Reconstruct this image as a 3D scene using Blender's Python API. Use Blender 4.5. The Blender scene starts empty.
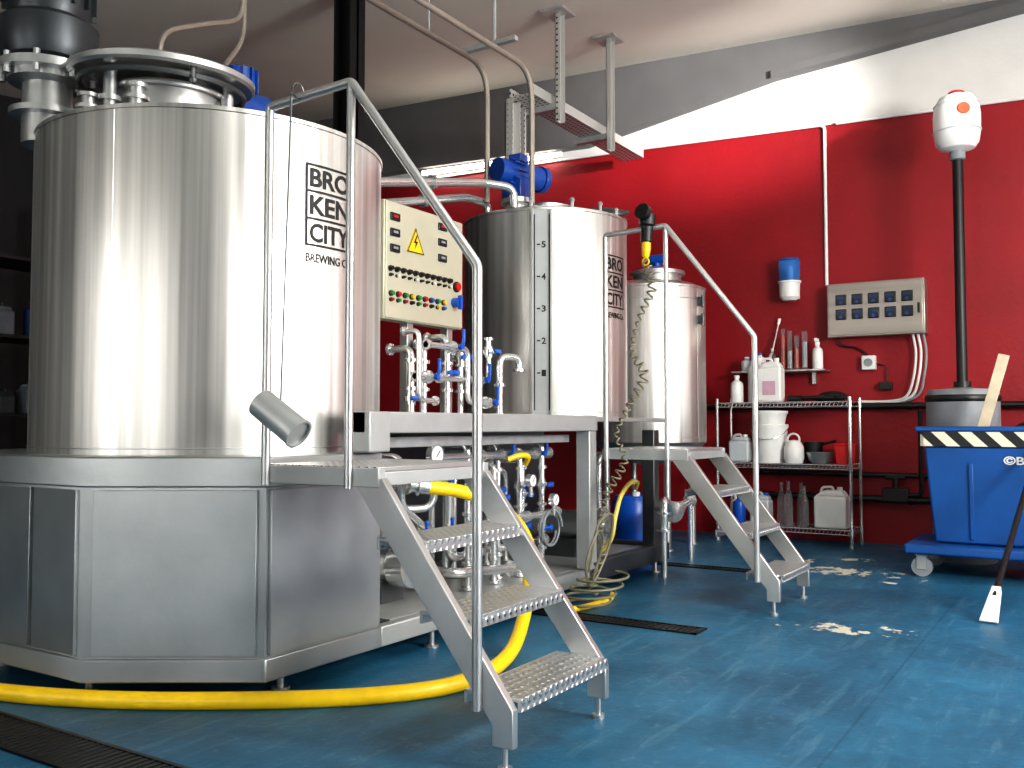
import bpy, math, random
from mathutils import Vector, Matrix
random.seed(7)
SC=bpy.context.scene; COL=SC.collection
pi=math.pi
# ---------------------------------------------------------------- materials
def lin(h):
    h=h.lstrip('#'); o=[]
    for i in (0,2,4):
        c=int(h[i:i+2],16)/255
        o.append(c/12.92 if c<=.04045 else ((c+.055)/1.055)**2.4)
    return o
MATS={}
def M(name,hexc,metal=0.,rough=.5,noise=.12,scale=6.,bump=0.,bscale=40.,emit=0.,trans=0.,aniso=0.,stretch=(1,1,1),alpha=1.,coat=0.,rvar=.0):
    if name in MATS: return MATS[name]
    m=bpy.data.materials.new(name); m.use_nodes=True
    nt=m.node_tree; N=nt.nodes; L=nt.links; b=N['Principled BSDF']
    c=lin(hexc)
    tc=N.new('ShaderNodeTexCoord'); mp=N.new('ShaderNodeMapping'); mp.inputs['Scale'].default_value=stretch
    L.new(tc.outputs['Object'],mp.inputs['Vector'])
    nz=N.new('ShaderNodeTexNoise'); nz.inputs['Scale'].default_value=scale; nz.inputs['Detail'].default_value=5
    L.new(mp.outputs['Vector'],nz.inputs['Vector'])
    r=N.new('ShaderNodeValToRGB'); r.color_ramp.elements[0].position=.3; r.color_ramp.elements[1].position=.7
    r.color_ramp.elements[0].color=[x*(1-noise) for x in c]+[1]
    r.color_ramp.elements[1].color=[min(1,x*(1+noise)) for x in c]+[1]
    L.new(nz.outputs['Fac'],r.inputs['Fac']); L.new(r.outputs['Color'],b.inputs['Base Color'])
    b.inputs['Metallic'].default_value=metal; b.inputs['Roughness'].default_value=rough
    if rvar:
        mr=N.new('ShaderNodeMapRange'); mr.inputs['To Min'].default_value=max(.02,rough-rvar); mr.inputs['To Max'].default_value=rough+rvar
        L.new(nz.outputs['Fac'],mr.inputs['Value']); L.new(mr.outputs['Result'],b.inputs['Roughness'])
    if bump:
        n2=N.new('ShaderNodeTexNoise'); n2.inputs['Scale'].default_value=bscale; n2.inputs['Detail'].default_value=4
        L.new(mp.outputs['Vector'],n2.inputs['Vector'])
        bp=N.new('ShaderNodeBump'); bp.inputs['Strength'].default_value=bump; bp.inputs['Distance'].default_value=.01
        L.new(n2.outputs['Fac'],bp.inputs['Height']); L.new(bp.outputs['Normal'],b.inputs['Normal'])
    if emit:
        b.inputs['Emission Color'].default_value=c+[1]; b.inputs['Emission Strength'].default_value=emit
    if trans:
        b.inputs['Transmission Weight'].default_value=trans; b.inputs['IOR'].default_value=1.3
    if aniso:
        b.inputs['Anisotropic'].default_value=aniso
        tg=N.new('ShaderNodeTangent'); tg.direction_type='RADIAL'; tg.axis='Z'; L.new(tg.outputs['Tangent'],b.inputs['Tangent'])
    if coat: b.inputs['Coat Weight'].default_value=coat
    MATS[name]=m; return m
VES=M('brushed_steel_painted_sheen','#c3c2bf',.93,.33,.30,20.,.34,9.,aniso=.6,stretch=(1,1,.012),rvar=.08)  # streaked base colour imitates reflection bands on the brushed steel
STL=M('stainless_steel','#c0c1c1',.88,.36,.10,5.,.05,50.,rvar=.06)
BST=M('panel_steel','#abafb0',.85,.40,.18,2.2,.08,30.,rvar=.09)
BEM=M('satin_beam_steel','#b4b7b7',.6,.45,.1,4.)
DST=M('dark_steel','#5f6264',.8,.42,.15,5.)
PIP=M('polished_pipe_steel','#e0e0df',.82,.2,.06,8.)
OHP=M('overhead_pipe_steel','#a39a90',.6,.4,.08,8.)
BLK=M('black_plastic','#101112',0,.4,.2,10.)
BKS=M('black_painted_steel','#0b0c0e',0,.45,.2,10.)
RUB=M('black_rubber','#0c0c0d',0,.7,.2,12.)
BLU=M('blue_plastic','#0b4fb0',0,.35,.12,10.)
BLM=M('blue_enamel','#0d3f8f',0,.35,.2,10.,coat=.3)
YEL=M('yellow_hose_rubber','#f2c812',0,.38,.08,14.)
WHT=M('white_plastic','#e2e2e0',0,.4,.05,8.)
WHP=M('translucent_white_plastic','#d8dfe3',0,.3,.05,8.,trans=.3)
GRY=M('grey_plastic','#84898e',0,.5,.1,8.)
REDP=M('red_plastic','#b81212',0,.35,.1,8.)
GRN=M('green_plastic','#107e36',0,.35,.1,8.)
YLP=M('yellow_plastic','#eabb10',0,.4,.06,8.)
ORG=M('orange_plastic','#e2491c',0,.4,.06,8.)
PNL=M('panel_enamel','#c4c3ae',.45,.38,.06,3.)
GLS=M('clear_glass','#e6eef0',0,.06,.02,4.,trans=.9)
BGL=M('blue_glass','#4d93ea',0,.12,.05,4.,trans=.75)
INK=M('black_ink','#0c0b0b',0,.6,.1,10.)
CRD=M('grey_coil_rubber','#77745e',0,.5,.12,14.)
WOOD=M('pale_wood','#c6b9a0',0,.6,.2,6.,stretch=(8,1,1))
GALV=M('galvanised_steel','#b4b6b7',.6,.45,.12,14.)
BOX=M('wall_box_steel','#aaa29b',.9,.36,.10,14.,.05,40.,stretch=(1,.06,1))
BLKIN=M('dark_screen','#10141a',0,.3,.1,10.)
BSC=M('blue_screen','#223a55',0,.25,.2,20.)
def tread_mat():
    m=M('dimpled_tread_steel','#bdbebe',.8,.34,.08,6.); nt=m.node_tree; N=nt.nodes; L=nt.links; b=N['Principled BSDF']
    tc=N.new('ShaderNodeTexCoord'); v=N.new('ShaderNodeTexVoronoi'); v.inputs['Scale'].default_value=30; v.inputs['Randomness'].default_value=.05
    L.new(tc.outputs['Object'],v.inputs['Vector'])
    r=N.new('ShaderNodeValToRGB'); r.color_ramp.elements[0].position=.22; r.color_ramp.elements[1].position=.42
    r.color_ramp.elements[0].color=(1,1,1,1); r.color_ramp.elements[1].color=(0,0,0,1)
    L.new(v.outputs['Distance'],r.inputs['Fac'])
    bp=N.new('ShaderNodeBump'); bp.inputs['Strength'].default_value=1.; bp.inputs['Distance'].default_value=.008
    L.new(r.outputs['Color'],bp.inputs['Height']); L.new(bp.outputs['Normal'],b.inputs['Normal'])
    c=N.new('ShaderNodeValToRGB'); c.color_ramp.elements[0].position=.12; c.color_ramp.elements[1].position=.2
    c.color_ramp.elements[0].color=(.06,.06,.06,1); c.color_ramp.elements[1].color=lin('#c4c5c5')+[1]; L.new(v.outputs['Distance'],c.inputs['Fac']); L.new(c.outputs['Color'],b.inputs['Base Color']); return m
TRD=tread_mat()
def perf_mat():
    m=M('perforated_galvanised_steel','#c4c6c8',.5,.4,.08,6.); nt=m.node_tree; N=nt.nodes; L=nt.links; b=N['Principled BSDF']
    tc=N.new('ShaderNodeTexCoord'); v=N.new('ShaderNodeTexVoronoi'); v.inputs['Scale'].default_value=22; v.inputs['Randomness'].default_value=0.
    L.new(tc.outputs['Object'],v.inputs['Vector'])
    r=N.new('ShaderNodeValToRGB'); r.color_ramp.interpolation='CONSTANT'; r.color_ramp.elements[1].position=.26
    r.color_ramp.elements[0].color=(.02,.02,.02,1); r.color_ramp.elements[1].color=(.6,.6,.58,1)
    L.new(v.outputs['Distance'],r.inputs['Fac']); L.new(r.outputs['Color'],b.inputs['Base Color']); return m
PRF=perf_mat()
def stripe_mat():
    m=M('hazard_stripes','#f0f0ea',0,.5,.05,6.); nt=m.node_tree; N=nt.nodes; L=nt.links; b=N['Principled BSDF']
    tc=N.new('ShaderNodeTexCoord'); sp=N.new('ShaderNodeSeparateXYZ'); L.new(tc.outputs['Object'],sp.inputs[0])
    a=N.new('ShaderNodeMath'); a.operation='SUBTRACT'; L.new(sp.outputs['Y'],a.inputs[0]); L.new(sp.outputs['Z'],a.inputs[1])
    q=N.new('ShaderNodeMath'); q.operation='MULTIPLY'; q.inputs[1].default_value=6.2; L.new(a.outputs[0],q.inputs[0])
    fr=N.new('ShaderNodeMath'); fr.operation='FRACT'; L.new(q.outputs[0],fr.inputs[0])
    gt=N.new('ShaderNodeMath'); gt.operation='GREATER_THAN'; gt.inputs[1].default_value=.5; L.new(fr.outputs[0],gt.inputs[0])
    mx=N.new('ShaderNodeMix'); mx.data_type='RGBA'; mx.inputs[6].default_value=(.7,.66,.52,1); mx.inputs[7].default_value=(.01,.01,.01,1)
    L.new(gt.outputs[0],mx.inputs[0]); L.new(mx.outputs[2],b.inputs['Base Color']); return m
HAZ=stripe_mat()
def floor_mat():
    m=bpy.data.materials.new('blue_painted_concrete'); m.use_nodes=True
    nt=m.node_tree; N=nt.nodes; L=nt.links; b=N['Principled BSDF']
    tc=N.new('ShaderNodeTexCoord')
    def nz(s,d=6,vec=None,rg=.6):
        n=N.new('ShaderNodeTexNoise'); n.inputs['Scale'].default_value=s; n.inputs['Detail'].default_value=d; n.inputs['Roughness'].default_value=rg
        L.new(vec or tc.outputs['Object'],n.inputs['Vector']); return n
    def ramp(src,a,b_,ca,cb):
        r=N.new('ShaderNodeValToRGB'); r.color_ramp.elements[0].position=a; r.color_ramp.elements[1].position=b_
        r.color_ramp.elements[0].color=ca; r.color_ramp.elements[1].color=cb; L.new(src,r.inputs['Fac']); return r.outputs['Color']
    def mix(f,a,b_):
        mx=N.new('ShaderNodeMix'); mx.data_type='RGBA'; L.new(f,mx.inputs[0])
        for s,v in ((6,a),(7,b_)):
            if isinstance(v,list): mx.inputs[s].default_value=v
            else: L.new(v,mx.inputs[s])
        return mx.outputs[2]
    cur=ramp(nz(1.3,10,rg=.65).outputs['Fac'],.34,.66,lin('#124864')+[1],lin('#276b8c')+[1])
    cur=mix(ramp(nz(4.5,10,rg=.7).outputs['Fac'],.5,.75,(0,0,0,1),(.5,.5,.5,1)),cur,lin('#0f3e57')+[1])
    cur=mix(ramp(nz(16,10,rg=.75).outputs['Fac'],.56,.78,(0,0,0,1),(.6,.6,.6,1)),cur,lin('#749fac')+[1])
    mp=N.new('ShaderNodeMapping'); mp.inputs['Scale'].default_value=(1,9,1); mp.inputs['Rotation'].default_value=(0,0,.5); L.new(tc.outputs['Object'],mp.inputs['Vector'])
    cur=mix(ramp(nz(1.6,8,mp.outputs['Vector'],.7).outputs['Fac'],.54,.8,(0,0,0,1),(.55,.55,.55,1)),cur,lin('#6c98a8')+[1])
    n3=nz(9,8)
    for (px,py,rad) in ((6.62,1.5,.42),(4.74,1.12,.24),(4.86,.86,.15),(7.25,1.55,.18),(7.0,1.9,.14),(5.6,1.05,.05),(6.3,1.15,.09),(4.45,1.3,.05)):
        mp=N.new('ShaderNodeMapping'); mp.inputs['Location'].default_value=(-px*1.6,-py,0); mp.inputs['Scale'].default_value=(1.6,1,0)
        L.new(tc.outputs['Object'],mp.inputs['Vector'])
        ln=N.new('ShaderNodeVectorMath'); ln.operation='LENGTH'; L.new(mp.outputs['Vector'],ln.inputs[0])
        dv=N.new('ShaderNodeMath'); dv.operation='DIVIDE'; dv.inputs[1].default_value=rad; L.new(ln.outputs['Value'],dv.inputs[0])
        ad=N.new('ShaderNodeMath'); ad.operation='MULTIPLY_ADD'; ad.inputs[1].default_value=5.5; L.new(n3.outputs['Fac'],ad.inputs[0]); L.new(dv.outputs[0],ad.inputs[2])
        lt=N.new('ShaderNodeMath'); lt.operation='LESS_THAN'; lt.inputs[1].default_value=3.1; L.new(ad.outputs[0],lt.inputs[0])
        cur=mix(lt.outputs[0],cur,lin('#cdc9b8')+[1])
    sp=N.new('ShaderNodeSeparateXYZ'); L.new(tc.outputs['Object'],sp.inputs[0])
    for ax,pos in (('X',5.35),('Y',.72),('X',7.4)):
        s=N.new('ShaderNodeMath'); s.operation='SUBTRACT'; s.inputs[1].default_value=pos; L.new(sp.outputs[ax],s.inputs[0])
        a=N.new('ShaderNodeMath'); a.operation='ABSOLUTE'; L.new(s.outputs[0],a.inputs[0])
        l=N.new('ShaderNodeMath'); l.operation='LESS_THAN'; l.inputs[1].default_value=.005; L.new(a.outputs[0],l.inputs[0])
        h=N.new('ShaderNodeMath'); h.operation='MULTIPLY'; h.inputs[1].default_value=.35; L.new(l.outputs[0],h.inputs[0])
        cur=mix(h.outputs[0],cur,lin('#0b3148')+[1])
    L.new(cur,b.inputs['Base Color'])
    mr=N.new('ShaderNodeMapRange'); mr.inputs['To Min'].default_value=.28; mr.inputs['To Max'].default_value=.65; L.new(nz(3,6).outputs['Fac'],mr.inputs['Value']); L.new(mr.outputs['Result'],b.inputs['Roughness'])
    bp=N.new('ShaderNodeBump'); bp.inputs['Strength'].default_value=.35; bp.inputs['Distance'].default_value=.01
    L.new(nz(18,8).outputs['Fac'],bp.inputs['Height']); L.new(bp.outputs['Normal'],b.inputs['Normal'])
    return m
FLR=floor_mat()
REDW=M('red_painted_plaster','#8f0a18',0,.55,.2,.9,.25,30.)
WHW=M('white_painted_plaster','#d6d4d1',0,.6,.08,1.5,.2,30.)
CEI=M('off_white_ceiling_paint','#e4ded2',0,.7,.06,.7,.1,20.)
GBM=M('grey_painted_beam','#605f60',0,.5,.12,2.)
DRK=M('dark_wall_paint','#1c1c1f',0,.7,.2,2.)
GWA=M('grey_wall_paint','#7b7873',0,.7,.1,2.)
FILL=M('bright_fill_glow','#f6f3ee',0,.3,.02,1.,emit=10.)  # glow for panes added out of view to light the room
FILL2=M('soft_fill_glow','#f6f3ee',0,.3,.02,1.,emit=7.5)  # weaker glow for the added panes facing the centre vessel
TUB=M('lit_fluorescent_tube','#fff6ea',0,.3,.02,1.,emit=16.)
# ---------------------------------------------------------------- mesh builder
def V(*a): return Vector(a)
def fillet(pts,d,k=5):
    pts=[Vector(p) for p in pts]
    if d<=0 or len(pts)<3: return pts
    out=[pts[0]]
    for i in range(1,len(pts)-1):
        a,b,c=pts[i-1],pts[i],pts[i+1]
        da=min(d,(a-b).length*.49); dc=min(d,(c-b).length*.49)
        p=b+(a-b).normalized()*da; q=b+(c-b).normalized()*dc
        for j in range(k+1):
            t=j/k; out.append(p*(1-t)**2+b*2*t*(1-t)+q*t*t)
    out.append(pts[-1]); return out
def spline(pts,k=8):
    pts=[Vector(p) for p in pts]; P=[pts[0]*2-pts[1]]+pts+[pts[-1]*2-pts[-2]]; out=[]
    for i in range(1,len(P)-2):
        for j in range(k):
            t=j/k; a,b,c,d=P[i-1],P[i],P[i+1],P[i+2]
            out.append(.5*((2*b)+(c-a)*t+(2*a-5*b+4*c-d)*t*t+(3*b-a-3*c+d)*t**3))
    out.append(pts[-1]); return out
class B:
    def __init__(s): s.v=[]; s.f=[]
    def add(s,vs,fs):
        o=len(s.v); s.v+= [Vector(v) for v in vs]; s.f+=[[i+o for i in f] for f in fs]; return s
    def box(s,c,sz,rot=None):
        c=Vector(c); h=[x/2 for x in sz]; vs=[Vector((x*h[0],y*h[1],z*h[2])) for z in (-1,1) for y in (-1,1) for x in (-1,1)]
        if rot is not None: vs=[rot@v for v in vs]
        return s.add([v+c for v in vs],[(0,2,3,1),(4,5,7,6),(0,1,5,4),(2,6,7,3),(0,4,6,2),(1,3,7,5)])
    def bb(s,x0,x1,y0,y1,z0,z1): return s.box(((x0+x1)/2,(y0+y1)/2,(z0+z1)/2),(x1-x0,y1-y0,z1-z0))
    def tube(s,pts,r,n=8,fil=0,closed=False,rr=None):
        pts=fillet(pts,fil) if not closed else [Vector(p) for p in pts]
        m=len(pts); T=[]
        for i in range(m):
            if closed: t=pts[(i+1)%m]-pts[i-1]
            else: t=pts[min(i+1,m-1)]-pts[max(i-1,0)]
            T.append(t.normalized())
        u=T[0].orthogonal().normalized(); vs=[]
        for i in range(m):
            u=(u-T[i]*u.dot(T[i])).normalized(); w=T[i].cross(u); R=rr[i] if rr else r
            for j in range(n):
                a=2*pi*j/n; vs.append(pts[i]+(u*math.cos(a)+w*math.sin(a))*R)
        fs=[]
        for i in range(m if closed else m-1):
            for j in range(n):
                a=i*n+j; b_=i*n+(j+1)%n; c=((i+1)%m)*n+(j+1)%n; d=((i+1)%m)*n+j; fs.append((a,b_,c,d))
        if not closed:
            fs.append(list(range(n))[::-1]); fs.append([(m-1)*n+j for j in range(n)])
        return s.add(vs,fs)
    def cyl(s,p0,p1,r,r2=None,n=20):
        return s.tube([p0,p1],r,n,rr=[r,r if r2 is None else r2])
    def ring(s,c,ax,R,r,n=36,k=8):
        ax=Vector(ax).normalized(); u=ax.orthogonal().normalized(); w=ax.cross(u); c=Vector(c)
        return s.tube([c+(u*math.cos(2*pi*i/n)+w*math.sin(2*pi*i/n))*R for i in range(n)],r,k,closed=True)
    def lathe(s,prof,c,n=28,ax=(0,0,1)):
        c=Vector(c); q=Vector((0,0,1)).rotation_difference(Vector(ax).normalized())
        vs=[]; fs=[]; m=len(prof)
        for (r,z) in prof:
            for j in range(n):
                a=2*pi*j/n; vs.append(c+q@Vector((max(r,1e-4)*math.cos(a),max(r,1e-4)*math.sin(a),z)))
        for i in range(m-1):
            for j in range(n): fs.append((i*n+j,i*n+(j+1)%n,(i+1)*n+(j+1)%n,(i+1)*n+j))
        fs.append(list(range(n))[::-1]); fs.append([(m-1)*n+j for j in range(n)])
        return s.add(vs,fs)
    def prism(s,poly,z0,z1,ax='z'):
        n=len(poly)
        f={'z':lambda p,h:(p[0],p[1],h),'x':lambda p,h:(h,p[0],p[1]),'y':lambda p,h:(p[0],h,p[1])}[ax]
        vs=[f(p,z0) for p in poly]+[f(p,z1) for p in poly]
        fs=[list(range(n))[::-1],[n+i for i in range(n)]]+[(i,(i+1)%n,n+(i+1)%n,n+i) for i in range(n)]
        return s.add(vs,fs)
    def sph(s,c,r,sc=(1,1,1),n=16):
        m=n//2; vs=[];fs=[]
        for i in range(m+1):
            th=pi*i/m
            for j in range(n):
                a=2*pi*j/n; rr=max(math.sin(th),1e-4)
                vs.append((c[0]+r*sc[0]*rr*math.cos(a),c[1]+r*sc[1]*rr*math.sin(a),c[2]-r*sc[2]*math.cos(th)))
        for i in range(m):
            for j in range(n): fs.append((i*n+j,i*n+(j+1)%n,(i+1)*n+(j+1)%n,(i+1)*n+j))
        return s.add(vs,fs)
ORI={}
def finish(b,name,mat,org,bevel=0,smooth=35):
    me=bpy.data.meshes.new(name); me.from_pydata([tuple(v-org) for v in b.v],[],b.f); me.update()
    import bmesh
    bm=bmesh.new(); bm.from_mesh(me); bmesh.ops.recalc_face_normals(bm,faces=bm.faces); bm.to_mesh(me); bm.free()
    me.materials.append(mat)
    if smooth:
        me.shade_smooth(); me.set_sharp_from_angle(angle=math.radians(smooth))
    o=bpy.data.objects.new(name,me); COL.objects.link(o)
    if bevel:
        md=o.modifiers.new('bevel','BEVEL'); md.width=bevel; md.segments=2; md.limit_method='ANGLE'; md.angle_limit=math.radians(50)
    return o
def thing(name,label,cat,loc,group=None):
    e=bpy.data.objects.new(name,None); e.empty_display_size=.1; e.location=loc; COL.objects.link(e)
    e['label']=label; e['category']=cat
    if group: e['group']=group
    ORI[e.name]=Vector(loc); return e
def P(b,name,mat,par,bevel=0,label=None,smooth=35):
    o=finish(b,name,mat,ORI[par.name],bevel,smooth); o.parent=par; ORI[o.name]=ORI[par.name]
    if label: o['label']=label
    return o
def S(b,name,mat,label,cat,loc,bevel=0,group=None,smooth=35):
    o=finish(b,name,mat,Vector(loc),bevel,smooth); o.location=loc; ORI[o.name]=Vector(loc)
    o['label']=label; o['category']=cat
    if group: o['group']=group
    return o
def ST(b,name,mat,bevel=0):
    o=finish(b,name,mat,V(0,0,0),bevel); o['kind']='structure'; return o
def text_geo(body,size,ext=.0015,bold=.0):
    cu=bpy.data.curves.new('t','FONT'); cu.body=body; cu.size=size; cu.extrude=ext; cu.align_x='CENTER'; cu.resolution_u=3; cu.offset=bold
    o=bpy.data.objects.new('t',cu); COL.objects.link(o); bpy.context.view_layer.update()
    me=bpy.data.meshes.new_from_object(o.evaluated_get(bpy.context.evaluated_depsgraph_get()))
    vs=[v.co.copy() for v in me.vertices]; fs=[list(p.vertices) for p in me.polygons]
    bpy.data.objects.remove(o); bpy.data.meshes.remove(me)
    return vs,fs
def fit_text(b,body,x0,x1,z0,z1,mapf,bold=0.):
    vs,fs=text_geo(body,1.,.5,bold)
    xs=[v.x for v in vs]; ys=[v.y for v in vs]; ax,bx,ay,by=min(xs),max(xs),min(ys),max(ys)
    b.add([mapf(x0+(v.x-ax)/(bx-ax)*(x1-x0), z0+(v.y-ay)/(by-ay)*(z1-z0), v.z) for v in vs],fs)
# ---------------------------------------------------------------- camera
cd=bpy.data.cameras.new('camera'); cam=bpy.data.objects.new('camera',cd); COL.objects.link(cam); SC.camera=cam
cd.sensor_width=36; cd.lens=36*930/1024; cd.clip_start=.05
cam.location=(0,0,1.0); cam.rotation_euler=(math.radians(90+2.52),0,math.radians(32.3-90))
# ---------------------------------------------------------------- room
WX=8.35
def ceilz(x,y): return 4.40+.045*(y-.5)-.12*(WX-x)
ST(B().bb(-4,WX+.1,-4,10,-.1,0),'floor',FLR)
b=B(); b.prism([(-4,0),(10,0),(10,3.90),(3.8,3.71),(.5,3.60),(-4,3.45)],WX,WX+.15,'x'); ST(b,'wall_back',REDW)
b=B(); b.prism([(-4,3.45),(.5,3.60),(3.8,3.71),(10,3.90),(10,4.9),(-4,4.6)],WX+.005,WX+.15,'x'); ST(b,'wall_back_upper',WHW)
b=B(); b.prism([(10,3.98),(6.37,3.90),(4.35,3.82),(2.43,4.13),(.5,4.28),(-1,4.36),(-1,4.40),(.5,4.50),(6.83,4.74),(10,4.88)],WX-.12,WX+.004,'x'); ST(b,'trim_1',GBM)
b=B(); b.prism([(2.43,4.12),(.5,4.26),(-1,4.34),(-1,4.40),(.5,4.34),(2.43,4.18)],WX-.16,WX-.121,'x'); ST(b,'trim_2',GBM)
vs=[(x,y,ceilz(x,y)+h) for h in (0,.1) for (x,y) in ((-4,-4),(WX+.1,-4),(WX+.1,10),(-4,10))]
ST(B().add(vs,[(3,2,1,0),(4,5,6,7),(0,1,5,4),(1,2,6,5),(2,3,7,6),(3,0,4,7)]),'ceiling',CEI)
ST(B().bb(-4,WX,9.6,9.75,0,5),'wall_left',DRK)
ST(B().bb(-4,WX,-4.1,-3.95,0,4.6),'wall_right',GWA)
ST(B().bb(-4.1,-3.95,-4,10,0,4.6),'wall_front',GWA)
def fill_panel(n,x0,x1,z0,z1,face,pos,cols,rows,mat=FILL):  # added unseen glowing panes with bars, spaced to give bands on the steel
    b=B()
    if face=='y':
        b.bb(x0,x1,pos,pos+.02,z0,z1); ST(b,f'fill_panel_{n}',mat)
        b=B()
        for i in range(cols+1):
            x=x0+(x1-x0)*i/cols; b.bb(x-.05,x+.05,pos-.01,pos+.07,z0-.04,z1+.04)
        for i in range(rows+1):
            z=z0+(z1-z0)*i/rows; b.bb(x0,x1,pos-.01,pos+.06,z-.04,z+.04)
    else:
        b.bb(pos,pos+.02,x0,x1,z0,z1); ST(b,f'fill_panel_{n}',mat)
        b=B()
        for i in range(cols+1):
            x=x0+(x1-x0)*i/cols; b.bb(pos-.01,pos+.07,x-.05,x+.05,z0-.04,z1+.04)
        for i in range(rows+1):
            z=z0+(z1-z0)*i/rows; b.bb(pos-.01,pos+.06,x0,x1,z-.04,z+.04)
    ST(b,f'trim_{n+2}',BKS)
fill_panel(1,-.6,.7,.5,3.2,'y',-3.95,2,3)
fill_panel(2,1.6,3.3,.5,3.2,'y',-3.95,2,3)
fill_panel(3,4.3,5.6,.5,3.3,'y',-3.95,2,3,FILL2)
fill_panel(4,6.5,7.6,.5,3.3,'y',-3.95,2,3,FILL2)
fill_panel(5,1.2,2.2,.5,2.9,'x',-3.95,1,2)
fill_panel(6,4.2,5.6,.5,2.9,'x',-3.95,2,2)
def drain(x0,x1,y0,y1,lab):
    b=B(); b.bb(x0,x1,y0,y0+.02,.0,.008); b.bb(x0,x1,y1-.02,y1,.0,.008); b.bb(x0,x0+.015,y0,y1,.0,.008); b.bb(x1-.015,x1,y0,y1,.0,.008)
    y=y0+.02
    while y<y1-.03: b.bb(x0,x1,y,y+.014,.0,.006); y+=.03
    t=thing('floor_drain',lab,'drain',((x0+x1)/2,(y0+y1)/2,0)); P(b,'grate',BKS,t,label='black slotted grate',smooth=0)
    P(B().bb(x0+.01,x1-.01,y0+.01,y1-.01,.0005,.003),'channel',BLK,t,smooth=0)
drain(1.62,1.82,.6,7.5,'long black slotted floor drain beside the steel vessel base')
drain(4.25,4.40,1.65,3.4,'black slotted floor drain running under the pipework')
drain(6.22,6.34,1.95,4.2,'narrow black floor drain near the far stairs')
# ---------------------------------------------------------------- main vessel
def logo(c,r,ang,z0,z1,w,par):
    b=B(); hw=w/2
    def mp(u,z,d):
        a=ang+u/r; R=r+.0015+max(0,d)*.002
        return V(c[0]+R*math.cos(a),c[1]+R*math.sin(a),z)
    g=(z1-z0)/3
    for k,word in enumerate(('BRO','KEN','CITY')):
        fit_text(b,word,-hw*.84,hw*.84,z1-g*(k+.85),z1-g*(k+.15),mp,.026)
    fit_text(b,'BREWING Co.',-hw*.98,hw*.98,z0-.066,z0-.03,mp,.014)
    t=.009
    def strip(u0,u1,za,zb,n=8):
        vs=[];fs=[]
        for i in range(n+1):
            u=u0+(u1-u0)*i/n
            vs+= [mp(u,za,1),mp(u,zb,1)]
        for i in range(n): fs.append((2*i,2*i+2,2*i+3,2*i+1))
        b.add(vs,fs)
    strip(-hw,hw,z0,z0+t); strip(-hw,hw,z1-t,z1); strip(-hw,-hw+t,z0,z1,1); strip(hw-t,hw,z0,z1,1)
    strip(-hw,hw,z0+g-t/2,z0+g+t/2); strip(-hw,hw,z0+2*g-t/2,z0+2*g+t/2)
    P(b,'lettering',INK,par,label='bold black stencil lettering in a square frame',smooth=0)
def vessel_shell(c,r,z0,z1,dome,par,seams=()):
    b=B(); x,y=c
    prof=[(r-.03,z0),(r,z0),(r,z0+.03),(r,(z0+z1)/2),(r,z1-.02),(r+.006,z1-.018),(r+.006,z1-.002),(r-.01,z1+.004),(r*.8,z1+dome*.5),(r*.45,z1+dome*.9),(.02,z1+dome)]
    b.lathe([(a,z) for a,z in prof],(x,y,0),n=96); P(b,'shell',VES,par)
    b=B()
    for z in seams: b.ring((x,y,z),(0,0,1),r,.003,n=96,k=6)
    for a in (-100,40,200):
        A=math.radians(a); b.tube([(x+r*math.cos(A),y+r*math.sin(A),z0+.02),(x+r*math.cos(A),y+r*math.sin(A),z1-.02)],.0018,6)
    P(b,'weld_seam',STL,par)
C1=(2.885,3.45); R1=.758
t=thing('brewing_vessel','large brushed stainless steel brewing vessel on panelled steel base','tank',(C1[0],C1[1],.885))
vessel_shell(C1,R1,.885,2.24,.10,t,(.91,))
logo(C1,R1,math.radians(-93),1.73,2.07,.26,t)
mc=V(2.62,3.45,2.36)
P(B().cyl(mc-V(0,0,.12),mc+V(0,0,.07),.24,n=32).ring(mc+V(0,0,.07),(0,0,1),.255,.014,n=40),'manway_neck',STL,t)
tl=V(-.035,-.06,1).normalized(); lc=V(2.58,3.44,2.505)
b=B(); b.lathe([(.0,-.005),(.30,-.005),(.355,-.01),(.375,-.018),(.388,-.008),(.388,.014),(.37,.024),(.34,.016),(.28,.03),(.15,.05),(.01,.055)],lc,n=56,ax=tl); P(b,'manway_lid',STL,t,label='wide flat round steel lid')
b=B(); b.ring(lc-tl*.045,tl,.34,.013,n=56); P(b,'lid_ring',DST,t,label='dark ring under the lid')
for a in range(3):
    q=lc+Matrix.Rotation(a*2.1+.2,3,tl)@V(.35,0,0); P(B().cyl(q-tl*.05,q+tl*.03,.012,n=10).sph(q-tl*.055,.018,n=10),'lid_clamp',DST,t)
P(B().tube([lc+V(.26,.2,.02),lc+V(.40,.3,.02),lc+V(.40,.3,-.23)],.018,8,.06),'lid_hinge',STL,t)
for (dx,dy) in ((-.26,.0),(.14,-.25)):
    P(B().cyl(V(lc.x+dx,lc.y+dy,2.24),V(lc.x+dx,lc.y+dy,2.48),.026,n=14).cyl(V(lc.x+dx,lc.y+dy,2.34),V(lc.x+dx,lc.y+dy,2.36),.045,n=18),'lid_support',STL,t)
m0=V(2.28,3.82,0)
b=B(); b.lathe([(.10,2.2),(.10,2.32),(.15,2.32),(.15,2.345),(.10,2.35),(.10,2.46),(.16,2.47),(.16,2.50),(.20,2.50),(.20,2.535),(.13,2.54)],m0,n=28)
for i in range(8):
    A=i*pi/4; b.cyl(m0+V(.18*math.cos(A),.18*math.sin(A),2.47),m0+V(.18*math.cos(A),.18*math.sin(A),2.56),.014,n=8)
P(b,'agitator_shaft_housing',STL,t)
MDK=M('dark_motor_enamel','#3a3e42',.5,.38,.15,8.)
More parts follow.
